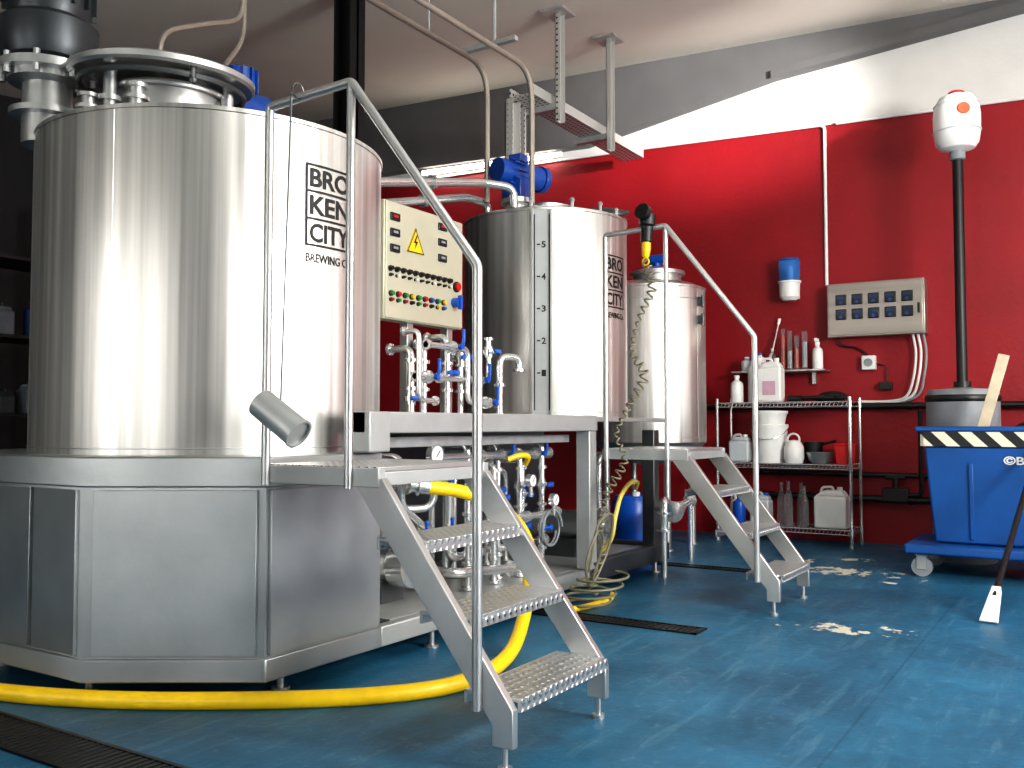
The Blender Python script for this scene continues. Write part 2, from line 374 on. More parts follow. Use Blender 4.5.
b=B(); b.lathe([(.13,2.53),(.18,2.56),(.20,2.61),(.20,2.72),(.16,2.75),(.17,2.78),(.17,2.98),(.14,3.03),(.02,3.04)],m0,n=28)
for i in range(16):
    A=i*2*pi/16; b.box(m0+V(.175*math.cos(A),.175*math.sin(A),2.88),(.03,.008,.18),Matrix.Rotation(A,3,'Z'))
P(b,'drive_motor',MDK,t,label='grey finned electric motor')
m1=V(3.20,3.62,.06)
b=B(); b.lathe([(.1,2.2),(.1,2.42),(.14,2.42),(.14,2.45),(.08,2.46)],m1,n=24); b.cyl(m1+V(-.16,0,2.54),m1+V(.12,0,2.54),.09,n=24)
P(b,'gearbox',BLM,t,label='blue enamelled gearbox')
b=B(); b.cyl(m1+V(-.04,0,2.54),m1+V(-.04,0,2.72),.08,n=24)
for i in range(12):
    A=i*2*pi/12; b.box(m1+V(-.04+.085*math.cos(A),.085*math.sin(A),2.66),(.02,.006,.12),Matrix.Rotation(A,3,'Z'))
P(b,'gear_motor',BLM,t,label='blue finned motor')
P(B().tube([(2.9,3.9,2.33),(2.9,3.9,2.95),(3.15,3.9,3.08),(3.42,3.9,3.2),(3.42,3.9,3.9)],.014,8,.1),'vent_pipe',OHP,t)
P(B().tube([(3.2,3.85,2.30),(3.2,3.85,2.78),(3.38,4.0,2.95),(3.52,4.0,3.15),(3.52,4.0,3.9)],.014,8,.1),'vent_pipe',OHP,t)
for k,a in enumerate((150,175,200,320,345)):
    A=math.radians(a); q=V(C1[0]+.62*math.cos(A),C1[1]+.62*math.sin(A),2.25); P(B().cyl(q,q+V(0,0,.10),.03,n=12).cyl(q+V(0,0,.05),q+V(0,0,.065),.05,n=16).cyl(q+V(0,0,.10),q+V(0,0,.115),.045,n=16),'inlet_nozzle',STL,t)
# base
t=thing('vessel_base','low stainless steel cabinet base with chamfered panels under vessel','machine base',(2.8,3.4,0))
poly=[(2.01,3.09),(2.365,2.535),(3.0,2.535),(3.12,3.1),(3.66,3.35),(3.66,4.45),(2.365,4.45),(2.01,3.95)]
def off(poly,d):
    n=len(poly); out=[]
    for i in range(n):
        a,b_,c=Vector(poly[i-1]),Vector(poly[i]),Vector(poly[(i+1)%n])
        d1=(b_-a).normalized(); d2=(c-b_).normalized(); n1=V(d1.y,-d1.x); n2=V(d2.y,-d2.x)
        m=(n1+n2); m=m/ (1+n1.dot(n2)); out.append(tuple(b_+m*d))
    return out
P(B().prism(off(poly,-.012),.14,.80),'body',BST,t)
P(B().prism(poly,.775,.885),'top_rim',BST,t,bevel=.006)
P(B().prism(poly,.08,.165),'bottom_rim',BST,t,bevel=.006)
def face_panel(a,b_,z0,z1,th=.006):
    a=Vector((a[0],a[1],0)); c=Vector((b_[0],b_[1],0)); d=(c-a).normalized(); n=V(d.y,-d.x,0); L_=(c-a).length
    rot=Matrix((d,n,V(0,0,1))).transposed()
    return B().box((a+c)/2+n*(-.006)+V(0,0,(z0+z1)/2),(L_,.012+th,z1-z0),rot)
for (p,q) in (((2.01,3.90),(2.01,3.42)),((2.01,3.395),(2.01,3.13)),((2.03,3.06),(2.345,2.565)),((2.385,2.535),(2.985,2.535))):
    P(face_panel(p,q,.175,.765),'side_panel',BST,t,bevel=.002)
for p in ((2.2,3.9),(2.55,2.65),(3.4,3.7),(2.12,3.2)):
    P(B().cyl((p[0],p[1],0),(p[0],p[1],.012),.035).cyl((p[0],p[1],.01),(p[0],p[1],.1),.014),'foot',STL,t)
# ---------------------------------------------------------------- second vessel
C2=(5.44,3.17); R2=.55
t=thing('brewing_vessel','tall narrow stainless steel vessel with level scale on raised deck','tank',(C2[0],C2[1],1.05))
vessel_shell(C2,R2,1.05,2.36,.07,t,(1.08,))
logo(C2,R2,math.radians(-94.8),1.75,2.09,.235,t)
a0=math.radians(208)
def m2(u,z,d):
    a=a0+u/R2; R=R2+.014+max(0,d)*.002; return V(C2[0]+R*math.cos(a),C2[1]+R*math.sin(a),z)
q=V(C2[0]+(R2+.004)*math.cos(a0),C2[1]+(R2+.004)*math.sin(a0),1.7)
b=B(); rot=Matrix.Rotation(a0,3,'Z'); b.box(q,(.014,.125,1.28),rot)
for s in (-1,1): b.box(q+rot@V(.014,s*.058,0),(.028,.012,1.28),rot)
gs=P(b,'level_gauge_strip',BEM,t,bevel=.001)
for s in (-1,1): P(B().box(q+rot@V(.008,s*.046,0),(.003,.007,1.22),rot),'slot_line',BLKIN,gs,smooth=0)
for i,n_ in enumerate('54321'):
    z=2.12-i*.2; b=B(); fit_text(b,n_,-.002,.024,z-.02,z+.02,m2,.02)
    b.add([m2(u,zz,1) for u in (-.030,-.010) for zz in (z-.004,z+.004)],[(0,2,3,1)]); P(b,'scale_number',INK,gs,smooth=0)
b=B(); b.lathe([(.16,2.37),(.16,2.46),(.19,2.46),(.19,2.49),(.05,2.52)],V(5.5,3.2,0),n=28); P(b,'manway_neck',STL,t)
b=B(); mo=V(5.05,3.15,2.62); b.cyl(mo+V(-.17,.05,0),mo+V(.18,-.05,0),.078,n=24)
for i in range(10):
    A=i*2*pi/10; b.box(mo+V(0,.082*math.cos(A),.082*math.sin(A)),(.24,.01,.012))
b.box(mo+V(.0,0,-.1),(.16,.14,.12)); b.box(mo+V(-.02,-.02,.09),(.1,.09,.05)); b.cyl(mo+V(.18,-.05,0),mo+V(.22,-.06,0),.088,n=24)
P(b,'drive_motor',BLM,t,bevel=.004,label='blue enamelled stirrer motor')
b=B(); b.cyl(mo+V(0,0,-.3),mo+V(0,0,-.1),.07,n=20); b.cyl(mo+V(0,0,-.2),mo+V(0,0,-.17),.11,n=24); P(b,'motor_mount',STL,t)
hc=V(5.86,2.93,2.50); ax=V(-.25,-.15,1).normalized()
b=B(); b.ring(hc,ax,.16,.016,n=32); b.lathe([(.16,-.01),(.16,.006),(.08,.03),(.01,.036)],hc,ax=ax); b.ring(hc-ax*.05,ax,.15,.013,n=32)
b.cyl(hc-V(0,0,.16),hc-ax*.05,.11,.13)
P(b,'inspection_hatch',DST,t,label='dark round hatch with clamp ring')
for a in (200,230,255,280):
    A=math.radians(a); q=V(C2[0]+.5*math.cos(A),C2[1]+.5*math.sin(A),2.36); P(B().cyl(q,q+V(0,0,.05),.012,n=8).sph(q+V(0,0,.06),.018,n=8),'rim_fitting',STL,t)
tt=thing('transfer_pipe','polished steel transfer pipes between vessels above control panel','pipe',(4.2,3.2,2.3))
for pp in ([(3.74,3.24,1.75),(3.74,3.24,2.29),(4.72,3.2,2.50),(4.92,3.1,2.50),(4.93,3.1,2.37)],[(3.90,3.36,1.05),(3.90,3.36,2.22),(4.78,3.36,2.44),(4.98,3.34,2.44),(4.99,3.34,2.37)]):
    b=B(); b.tube(pp,.026,12,.07)
    for q_ in (Vector(pp[1])-V(0,0,.1),Vector(pp[1]).lerp(Vector(pp[2]),.5)): b.cyl(q_-V(.012,0,.002),q_+V(.012,0,.002),.042,n=16)
    P(b,'tube',PIP,tt)
P(B().bb(3.70,3.78,3.08,3.26,1.74,1.78),'pipe_bracket',STL,tt)
# ---------------------------------------------------------------- third vessel
C3=(7.22,3.2); R3=.47
t=thing('brewing_vessel','small stainless steel vessel on legs near the red wall','tank',(C3[0],C3[1],0))
vessel_shell(C3,R3,.86,2.13,.08,t,(.9,2.02))
b=B(); b.lathe([(.47,.86),(.4,.78),(.2,.70),(.05,.66)],V(*C3,0),n=48); P(b,'bottom_cone',STL,t)
for a in (45,135,225,315):
    A=math.radians(a); q=V(C3[0]+.38*math.cos(A),C3[1]+.38*math.sin(A),0); P(B().cyl(q,q+V(0,0,.9),.03,n=14).cyl(q,q+V(0,0,.015),.05),'leg',STL,t)
b=B(); q=V(C3[0]-.05,C3[1]-.1,0); b.lathe([(.2,2.15),(.2,2.24),(.23,2.24),(.23,2.27),(.03,2.32)],q,n=28); P(b,'manway_lid',STL,t)
P(B().cyl(q+V(0,0,2.3),q+V(0,0,2.36),.03).cyl(q+V(0,-.07,2.38),q+V(0,.07,2.38),.04),'lid_handle',BLU,t,label='blue valve handle')
A=math.radians(262)
for z in (1.85,2.0):
    P(B().box((C3[0]+.49*math.cos(A),C3[1]+.49*math.sin(A),z),(.03,.05,.07),Matrix.Rotation(A,3,'Z')).cyl((C3[0]+.51*math.cos(A),C3[1]+.51*math.sin(A),z-.05),(C3[0]+.51*math.cos(A),C3[1]+.51*math.sin(A),z+.05),.012),'hinge_bracket',DST,t)
# ---------------------------------------------------------------- deck frame
t=thing('equipment_deck','stainless steel raised deck frame carrying vessel and control panel','steel frame',(4.3,3.0,0))
P(B().bb(2.83,4.86,2.48,2.56,.965,1.055),'front_beam',BEM,t,bevel=.006)
P(B().bb(2.83,2.96,2.46,2.60,.89,1.055),'beam_end',BEM,t,bevel=.006)
P(B().bb(3.68,6.05,2.565,3.95,1.02,1.048),'deck_plate',BEM,t,bevel=.003)
P(B().bb(3.0,4.77,2.62,2.68,.90,.945),'lower_rail',GALV,t,bevel=.003)
for (x,y) in ((4.81,2.53),(5.95,2.63),(4.81,3.85),(5.95,3.85),(3.78,3.85)):
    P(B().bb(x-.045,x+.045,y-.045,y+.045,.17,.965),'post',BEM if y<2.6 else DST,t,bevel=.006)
P(B().bb(3.0,4.86,2.535,2.59,.08,.165),'base_rail',BEM,t,bevel=.006)
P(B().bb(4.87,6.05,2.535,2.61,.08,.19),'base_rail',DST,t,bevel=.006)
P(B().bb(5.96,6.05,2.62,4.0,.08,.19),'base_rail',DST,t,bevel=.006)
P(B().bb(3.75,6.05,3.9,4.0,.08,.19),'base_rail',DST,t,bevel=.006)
P(B().bb(3.13,5.95,2.60,3.89,.15,.165),'drip_tray',BEM,t)
P(B().bb(3.70,5.9,3.45,3.47,.17,.99),'rear_panel',DST,t,label='dull rear sheet')
for (x,y) in ((3.4,2.58),(4.6,2.58),(5.9,2.58),(5.9,3.9),(4.2,3.94)):
    P(B().cyl((x,y,0),(x,y,.012),.035).cyl((x,y,.01),(x,y,.1),.014),'foot',STL,t)
# ---------------------------------------------------------------- control panel
t=thing('control_panel','cream enamel electrical control cabinet with buttons and warning sign','control panel',(3.88,3.1,1.05))
fy=3.0
P(B().bb(3.55,4.22,fy,fy+.08,1.53,2.13),'cabinet_body',PNL,t,bevel=.004)
P(B().bb(3.555,4.212,fy-.010,fy,1.536,2.124),'cabinet_door',PNL,t,bevel=.003)
for x in (3.8,4.15): P(B().bb(x-.025,x+.025,fy+.03,fy+.08,1.048,1.54),'support_post',STL,t,bevel=.003)
tri=B().prism([(3.715,1.89),(3.855,1.89),(3.785,2.02)],fy-.016,fy-.010,'y'); sg=P(tri,'warning_sign',YLP,t,label='yellow triangular high voltage sign',smooth=0)
b=B()
def edge(p,q,w=.006):
    p=V(p[0],0,p[1]);q=V(q[0],0,q[1]); d=(q-p).normalized(); n=V(-d.z,0,d.x)*w
    b.add([V(a.x,fy-.0172,a.z) for a in (p,q,q+n,p+n)],[(0,1,2,3)])
edge((3.715,1.89),(3.855,1.89)); edge((3.855,1.89),(3.785,2.02)); edge((3.785,2.02),(3.715,1.89))
b.add([V(3.785+(x-3.78)*.78,fy-.0172,1.95+(z-1.945)*.78) for x,z in ((3.788,1.99),(3.757,1.935),(3.778,1.935),(3.765,1.888),(3.805,1.948),(3.782,1.948),(3.799,1.99))],[(0,1,2,3,4,5,6)])
P(b,'warning_symbol',INK,sg,smooth=0)
for (x,z) in ((3.62,2.05),(3.62,1.97),(3.62,1.89),(4.02,2.07),(4.02,1.985),(4.02,1.90)):
    d=P(B().bb(x-.036,x+.036,fy-.02,fy-.009,z-.02,z+.02),'digital_display',BLKIN,t,bevel=.003)
    P(B().bb(x-.018,x+.018,fy-.0212,fy-.0198,z-.004,z+.008),'screen',REDP if z>2 else GRY,d,smooth=0)
def button(x,z,mat,r=.013):
    b=B(); b.cyl((x,fy-.009,z),(x,fy-.02,z),r*1.35,n=14); o=P(b,'push_button',BLK,t)
    P(B().cyl((x,fy-.02,z),(x,fy-.032,z),r,n=14),'button_cap',mat,o)
for i in range(11):
    button(3.585+i*.050,1.785,BLK,.011)
    button(3.585+i*.050,1.752,[BLK,WHT,BLK,BLK,WHT,BLK,BLK,WHT,BLK,BLK,WHT][i],.006)
for i in range(9):
    button(3.59+i*.055,1.66,[GRN,REDP,GRN,YLP,GRN,REDP,BLU,GRN,YLP][i],.011)
    button(3.59+i*.055,1.628,[REDP,GRN,REDP,BLK,GRN,REDP,BLK,YLP,BLU][i],.008)
button(4.15,1.76,REDP,.022)
P(B().cyl((4.13,fy-.010,1.67),(4.13,fy-.05,1.67),.026).box((4.13,fy-.055,1.67),(.02,.02,.075)),'rotary_switch',BLU,t,label='blue rotary switch')
# ---------------------------------------------------------------- pipework
def pipe(pts,r=.019,fil=.06,clamps=()):
    b=B(); b.tube(pts,r,12,fil)
    for c,ax in clamps:
        c=Vector(c); ax=Vector(ax).normalized(); b.cyl(c-ax*.008,c+ax*.008,r*1.75,n=18)
    for e,f in ((pts[0],pts[1]),(pts[-1],pts[-2])):
        e=Vector(e); ax=(Vector(f)-e).normalized(); b.cyl(e,e+ax*.014,r*1.7,n=18)
    return b
def valve(c,ax,hd,r=.02,hm=BLU,lab='steel butterfly valve with blue lever handle'):
    c=Vector(c); ax=Vector(ax).normalized(); hd=Vector(hd).normalized()
    t=thing('butterfly_valve',lab,'valve',c,'butterfly valves on the pipework')
    b=B(); b.cyl(c-ax*.03,c+ax*.03,r*1.5,n=18); b.cyl(c-ax*.012,c+ax*.012,r*2.1,n=20); b.cyl(c,c+hd*.055,r*.6,n=10); P(b,'valve_body',PIP,t)
    k=hd.cross(ax).normalized(); h=c+hd*.055
    b=B(); b.cyl(h-hd*.006,h+hd*.016,r*.95,n=14); b.tube([h+hd*.01,h+hd*.02+k*.03,h+hd*.02+k*.075],.009,8,.01); b.sph(h+hd*.02+k*.08,.012,n=10); P(b,'lever_handle',hm,t)
def gauge(c,r=.045):
    c=Vector(c); t=thing('pressure_gauge','round steel dial gauge with white face','gauge',c)
    P(B().cyl(c,c+V(0,-.03,0),r,n=28).cyl(c+V(0,-.015,-r),c+V(0,-.015,-r-.05),.01,n=10),'case',PIP,t)
    P(B().cyl(c+V(0,-.0302,0),c+V(0,-.031,0),r*.86,n=28),'dial_face',WHT,t); P(B().tube([c+V(-.01,-.032,-.01),c+V(.018,-.032,.02)],.002,5),'needle',BLK,t)
ts=thing('upper_pipework','polished steel pipe manifold below the control panel','pipework',(3.9,2.9,1.05))
for i,x in enumerate((3.62,3.76,3.92,4.08)):
    y=2.88+.03*(i%2); top=1.38+.04*(i%3)
    P(pipe([(x,y,1.05),(x,y,top),(x+.07,y,top),(x+.07,y+.1,top)] if i%2 else [(x,y,1.05),(x,y,top),(x,y+.14,top)],.018,.05,clamps=[((x,y,1.18),(0,0,1)),((x,y,1.32),(0,0,1))]),'process_pipe',PIP,ts)
P(pipe([(3.60,2.84,1.24),(4.25,2.84,1.24),(4.25,2.84,1.48)],.016,.05,clamps=[((3.8,2.84,1.24),(1,0,0)),((4.05,2.84,1.24),(1,0,0))]),'cross_pipe',PIP,ts)
P(pipe([(3.66,2.82,1.40),(4.02,2.82,1.40),(4.02,2.82,1.12),(4.3,2.82,1.12)],.016,.05),'cross_pipe',PIP,ts)
P(pipe([(3.58,2.9,1.46),(3.58,2.80,1.46),(3.58,2.80,1.12),(3.72,2.80,1.12)],.014,.04),'cross_pipe',PIP,ts)
for (c,ax,hd) in (((3.62,2.88,1.13),(0,0,1),(0,-1,0)),((3.92,2.88,1.27),(0,0,1),(0,-1,0)),((4.08,2.91,1.36),(0,0,1),(0,-1,.0)),((4.25,2.84,1.40),(0,0,1),(.2,-1,0)),((3.7,2.84,1.24),(1,0,0),(0,-1,0)),((3.88,2.82,1.40),(1,0,0),(0,-1,0)),((4.15,2.84,1.24),(1,0,0),(0,-1,0)),((4.2,2.82,1.12),(1,0,0),(0,-1,0))):
    valve(c,ax,hd,.016)
ts=thing('process_pipe','polished steel elbow pipe rising beside the tall vessel','pipe',(4.45,2.8,1.05))
P(pipe([(4.30,2.80,1.05),(4.30,2.80,1.38),(4.44,2.76,1.38),(4.44,2.76,1.3)],.02,.06,clamps=[((4.30,2.80,1.22),(0,0,1))]),'tube',PIP,ts)
ts=thing('lower_pipework','dense polished steel pipe manifold under the deck','pipework',(4.2,2.8,.165))
xs=[3.88,4.00,4.12,4.25,4.38,4.50,4.62]
for i,x in enumerate(xs):
    y=2.72+.06*(i%2); top=.90-.05*(i%3)
    P(pipe([(x,y,.17),(x,y,top),(x,y+.2,top)],.018,.05,clamps=[((x,y,.3),(0,0,1)),((x,y,.55),(0,0,1)),((x,y,.76),(0,0,1))]),'process_pipe',PIP,ts)
P(pipe([(3.2,2.78,.72),(3.80,2.78,.72),(3.80,2.78,.33),(4.75,2.78,.33)],.022,.07,clamps=[((3.4,2.78,.72),(1,0,0)),((3.65,2.78,.72),(1,0,0)),((4.2,2.78,.33),(1,0,0))]),'header_pipe',PIP,ts)
P(pipe([(3.25,2.95,.17),(3.25,2.95,.60),(3.6,2.72,.60),(3.6,2.72,.84),(4.7,2.72,.84)],.02,.07,clamps=[((4.0,2.72,.84),(1,0,0)),((4.36,2.72,.84),(1,0,0))]),'header_pipe',PIP,ts)
P(pipe([(3.85,2.66,.50),(4.7,2.66,.50)],.018,.05,clamps=[((4.05,2.66,.5),(1,0,0)),((4.36,2.66,.5),(1,0,0))]),'header_pipe',PIP,ts)
P(pipe([(3.3,2.70,.47),(3.72,2.70,.47),(3.72,2.9,.47)],.02,.07,clamps=[((3.5,2.7,.47),(1,0,0))]),'header_pipe',PIP,ts)
P(pipe([(3.35,3.0,.85),(3.35,2.72,.85),(3.35,2.72,.62),(3.55,2.72,.5)],.02,.06),'header_pipe',PIP,ts)
P(pipe([(3.15,2.9,.28),(3.7,2.9,.28),(3.7,2.66,.28),(4.2,2.66,.24)],.024,.07,clamps=[((3.4,2.9,.28),(1,0,0))]),'header_pipe',PIP,ts)
for k in range(4):
    x=3.95+.2*k; P(pipe([(x,3.0,.17),(x,3.0,.66+.07*(k%2)),(x+.12,3.0,.66+.07*(k%2)),(x+.12,3.0,.2)],.018,.06),'return_bend',PIP,ts)
for k in range(3):
    x=3.30+.16*k; P(pipe([(x,3.05,.17),(x,3.05,.55+.09*k),(x+.10,2.95,.55+.09*k),(x+.10,2.95,.78)],.016,.05,clamps=[((x,3.05,.4),(0,0,1))]),'process_pipe',PIP,ts)
for i,x in enumerate(xs):
    y=2.72+.06*(i%2)
    valve((x,y,.42+.03*(i%3)),(0,0,1),(-.1,-1,0),.017)
    valve((x,y,.66-.05*(i%2)),(0,0,1),(.15,-1,0),.016)
valve((3.45,2.78,.72),(1,0,0),(0,-.5,1),.024,PIP,'steel butterfly valve with steel lever'); valve((3.6,2.72,.74),(0,0,1),(0,-1,.2),.022,PIP,'steel butterfly valve with steel lever')
valve((3.42,2.70,.47),(1,0,0),(0,-1,0),.022); valve((3.62,2.70,.47),(1,0,0),(0,-1,0),.018); valve((3.74,2.78,.72),(1,0,0),(0,-1,0),.018)
valve((4.2,2.72,.84),(1,0,0),(0,-1,0),.016); valve((4.55,2.72,.84),(1,0,0),(0,-1,0),.016)
gauge((3.48,2.64,.86),.05); gauge((4.31,2.62,.70),.035); gauge((4.56,2.62,.58),.035)
S(B().tube([(4.58+.10*math.cos(a),2.62+.003*a,.42+.10*math.sin(a)) for a in [i*.3 for i in range(42)]],.007,6),'coiled_hose',GRY,'thin grey hose looped around the pipes','hose',(4.58,2.62,.32))
tp=thing('centrifugal_pump','stainless steel centrifugal pump on the drip tray','pump',(3.5,2.95,.165))
b=B(); b.cyl((3.45,2.72,.34),(3.45,2.82,.34),.10,n=28); b.cyl((3.45,2.70,.34),(3.45,2.725,.34),.045,n=20); P(b,'pump_head',PIP,tp)
P(B().cyl((3.45,2.82,.34),(3.45,3.1,.34),.085,n=24),'motor',STL,tp)
P(B().bb(3.37,3.53,2.85,3.08,.165,.27),'pump_foot',DST,tp)
tp=thing('centrifugal_pump','stainless steel centrifugal pump on the drip tray','pump',(5.3,2.8,.165))
b=B(); b.cyl((5.3,2.66,.36),(5.3,2.78,.36),.11,n=28); b.cyl((5.3,2.64,.36),(5.3,2.665,.36),.045,n=20); P(b,'pump_head',PIP,tp)
P(B().cyl((5.3,2.78,.36),(5.3,3.15,.36),.095,n=24),'motor',STL,tp)
P(B().bb(5.2,5.4,2.82,3.1,.165,.28),'pump_foot',DST,tp)
P(pipe([(5.3,2.7,.46),(5.3,2.7,.8),(5.6,2.7,.8),(5.6,2.9,.8)],.022,.06),'outlet_pipe',PIP,tp)
tp=thing('process_pipe','polished steel elbow and reducer beside the far frame post','pipe',(6.3,2.55,0))
b=pipe([(5.75,2.45,.30),(5.75,2.45,.52),(6.0,2.5,.40),(6.6,2.6,.44)],.03,.08,clamps=[((5.75,2.45,.42),(0,0,1))]); b.cyl((6.05,2.51,.40),(6.3,2.55,.42),.075,.035); b.cyl((5.75,2.45,0),(5.75,2.45,.3),.02); b.cyl((6.6,2.6,0),(6.6,2.6,.44),.02); P(b,'tube',PIP,tp)
t=thing('blue_drum','blue plastic drum on the floor behind far stairs','drum',(6.45,3.0,0)); P(B().lathe([(.14,0),(.16,.03),(.16,.42),(.13,.47),(.0,.47)],(6.45,3.0,0)),'drum_body',BLU,t); P(B().cyl((6.4,2.95,.46),(6.4,2.95,.5),.03),'cap',WHT,t)
# ---------------------------------------------------------------- stairs
def stairs(x0,w,lab):
    x1=x0+w; t=thing('staircase',lab,'stairs',((x0+x1)/2,1.8,0)); H=.865
    for x in (x0,x1-.03):
        P(B().prism([(2.06,H-.035),(1.93,H-.035),(1.44,.18),(1.44,.07),(1.51,.07),(1.51,.13)],x,x+.03,'x'),'stringer',STL,t,bevel=.003)
        P(B().cyl((x+.015,1.475,.012),(x+.015,1.475,.08),.010,n=12).cyl((x+.015,1.475,0),(x+.015,1.475,.014),.022,n=16),'adjustable_foot',STL,t)
    for i,(yf,z) in enumerate(((1.43,.210),(1.60,.425),(1.775,.64))):
        b=B().bb(x0+.03,x1-.03,yf,yf+.20,z-.012,z); b.bb(x0+.03,x1-.03,yf,yf+.012,z-.04,z-.01); b.bb(x0+.03,x1-.03,yf+.188,yf+.20,z-.04,z-.01)
        P(b,'tread',TRD,t,bevel=.002,label='dimpled non-slip steel tread')
    P(B().bb(x0+.01,x1-.01,1.95,2.47,H-.015,H),'landing_plate',TRD,t,bevel=.002,label='dimpled non-slip steel plate')
    b=B(); b.bb(x0-.005,x0+.03,1.94,2.47,H-.065,H-.004); b.bb(x1-.03,x1+.005,1.94,2.47,H-.065,H-.004); b.bb(x0+.03,x1-.03,1.94,1.965,H-.06,H-.016); b.bb(x0+.03,x1-.03,2.44,2.47,H-.06,H-.016)
    P(b,'landing_frame',BEM,t,bevel=.003)
    xr=x0-.012
    b=B(); b.tube([(xr,2.44,H-.07),(xr,2.44,2.115),(xr,2.06,2.13),(xr,1.555,1.475),(xr,1.555,.17)],.0155,12,.016)
    P(b,'handrail',STL,t)
    P(B().cyl((xr,2.06,H-.07),(xr,2.06,2.125),.0145,n=12),'rail_post',STL,t)
    return t
stairs(2.28,.62,'stainless steel steps with dimpled treads and one handrail beside large vessel')
stairs(4.90,.60,'stainless steel steps with handrail leading to the far platform')
t=thing('sampling_cup','steel dipping cup on a thin rod hung from handrail','cup',(2.19,2.3,1.0))
P(B().cyl((2.225,2.29,2.13),(2.20,2.30,1.06),.004,n=6).ring((2.245,2.28,2.135),(0,1,0),.026,.003,n=16,k=6),'hanging_rod',DST,t)
d=V(.017,-.135,-.09).normalized(); c0=V(2.185,2.31,1.035)-d*.07
P(B().lathe([(.0,0),(.050,0),(.050,.18),(.053,.182),(.053,.19),(.046,.19),(.046,.18),(.0,.18)],c0,ax=d),'cup_body',BEM,t)
# ---------------------------------------------------------------- hoses
pts=[(1.78,4.3,.03),(1.87,3.55,.03),(2.03,3.04,.03),(2.30,2.58,.03),(2.60,2.22,.03),(2.90,2.06,.03),(3.28,2.10,.04),(3.66,2.25,.12),(3.84,2.33,.28),(3.84,2.35,.46),(3.72,2.42,.61),(3.53,2.50,.69),(3.36,2.58,.72)]
S(B().tube(spline(pts),.031,14),'yellow_hose',YEL,'thick yellow rubber hose curving along the floor to the pipework','hose',(2.6,2.22,0))
S(B().cyl((3.37,2.575,.718),(3.30,2.63,.735),.034,n=18).cyl((3.33,2.60,.726),(3.325,2.604,.727),.045,n=18),'hose_coupling',PIP,'steel coupling joining yellow hose to pipework','coupling',(3.33,2.6,.72))
S(B().tube(spline([(4.10,2.62,.82),(4.16,2.58,.84),(4.24,2.58,.83),(4.28,2.62,.79)]),.015,10),'yellow_hose',YEL,'short yellow hose between pipe fittings','hose',(4.18,2.6,.8))
S(B().tube(spline([(4.35,2.42,.02),(4.5,2.37,.02),(4.75,2.36,.02),(4.95,2.43,.02)]),.016,10),'yellow_hose',YEL,'thin yellow hose lying on the floor under the frame','hose',(4.5,2.4,0))
S(B().tube(spline([(5.42,2.50,.60),(5.36,2.46,.64),(5.2,2.43,.65),(5.02,2.41,.58),(4.94,2.41,.46),(4.93,2.43,.34),(4.94,2.50,.26)]),.014,10),'yellow_hose',M('pale_yellow_hose','#d8bf5a',0,.4),'pale yellow hose arching beside the frame post','hose',(5.1,2.45,.26))
def coil(path,R,r,turns,n=10,k=5):
    P_=spline(path,10); L_=[0]
    for i in range(1,len(P_)): L_.append(L_[-1]+(P_[i]-P_[i-1]).length)
    tot=L_[-1]; N_=turns*n; out=[]; j=0; u=None
    for i in range(N_+1):
        s=tot*i/N_
        while j<len(L_)-2 and L_[j+1]<s: j+=1
        t=(s-L_[j])/max(1e-6,L_[j+1]-L_[j]); p=P_[j].lerp(P_[j+1],t); T=(P_[j+1]-P_[j]).normalized()
        if u is None: u=T.orthogonal().normalized()
        u=(u-T*u.dot(T)).normalized(); w=T.cross(u); a=2*pi*i/n; RR=R*(.5+.7*math.sin(s*5+1)**2)
        out.append(p+(u*math.cos(a)+w*math.sin(a))*RR)
    return B().tube(out,r,k)
t=thing('coiled_cable','grey coiled electric cable hanging from handrail with black plug','cable',(4.7,2.3,0))
xr=4.86
P(coil([(xr,2.17,1.93),(xr-.02,2.12,1.78),(xr-.03,2.20,1.6),(xr-.04,2.24,1.42),(xr-.03,2.17,1.28),(xr-.05,2.25,1.12),(xr-.06,2.33,.95),(xr-.06,2.28,.8),(xr-.10,2.37,.62),(xr-.12,2.40,.45),(xr-.18,2.36,.3),(xr-.22,2.40,.16),(xr-.25,2.38,.06)],.021,.0058,44),'coil',CRD,t)
lp=[]
for i in range(60):
    a=i*.42; R=.11+.05*math.sin(i*.37); lp.append((4.58+R*math.cos(a)*1.2,2.34+R*math.sin(a)*1.1,.012+.0030*i))
P(B().tube(spline(lp,3),.0075,6),'loose_coil',CRD,t)
lp=[(4.60,2.38,.15),(4.64,2.34,.35),(4.54,2.32,.42),(4.48,2.36,.25),(4.58,2.38,.12),(4.72,2.35,.3),(4.68,2.3,.50),(4.56,2.33,.45),(4.53,2.37,.2)]
P(B().tube(spline(lp,6),.007,6),'cable_loop',CRD,t)
pd=V(.05,-.03,1).normalized(); p0=V(xr,2.17,1.95)
b=B(); b.lathe([(.012,0),(.02,.01),(.026,.05),(.026,.09)],p0,ax=pd); b.ring((xr,2.17,1.93),(1,0,0),.02,.005,n=14,k=6); P(b,'cable_gland',YLP,t,label='yellow plug collar')
b=B(); b.lathe([(.03,.09),(.034,.095),(.034,.18),(.048,.19),(.048,.25),(.04,.25),(.04,.2),(.01,.2)],p0,ax=pd); b.lathe([(.035,0),(.046,.01),(.046,.05),(.035,.05)],p0+pd*.25-V(.02,0,0),ax=(-1,.2,.3)); P(b,'plug_housing',BLK,t)
P(B().ring((xr+.01,2.17,2.13),(0,1,0),.034,.004,n=16,k=6),'hanger_hook',BLK,t)
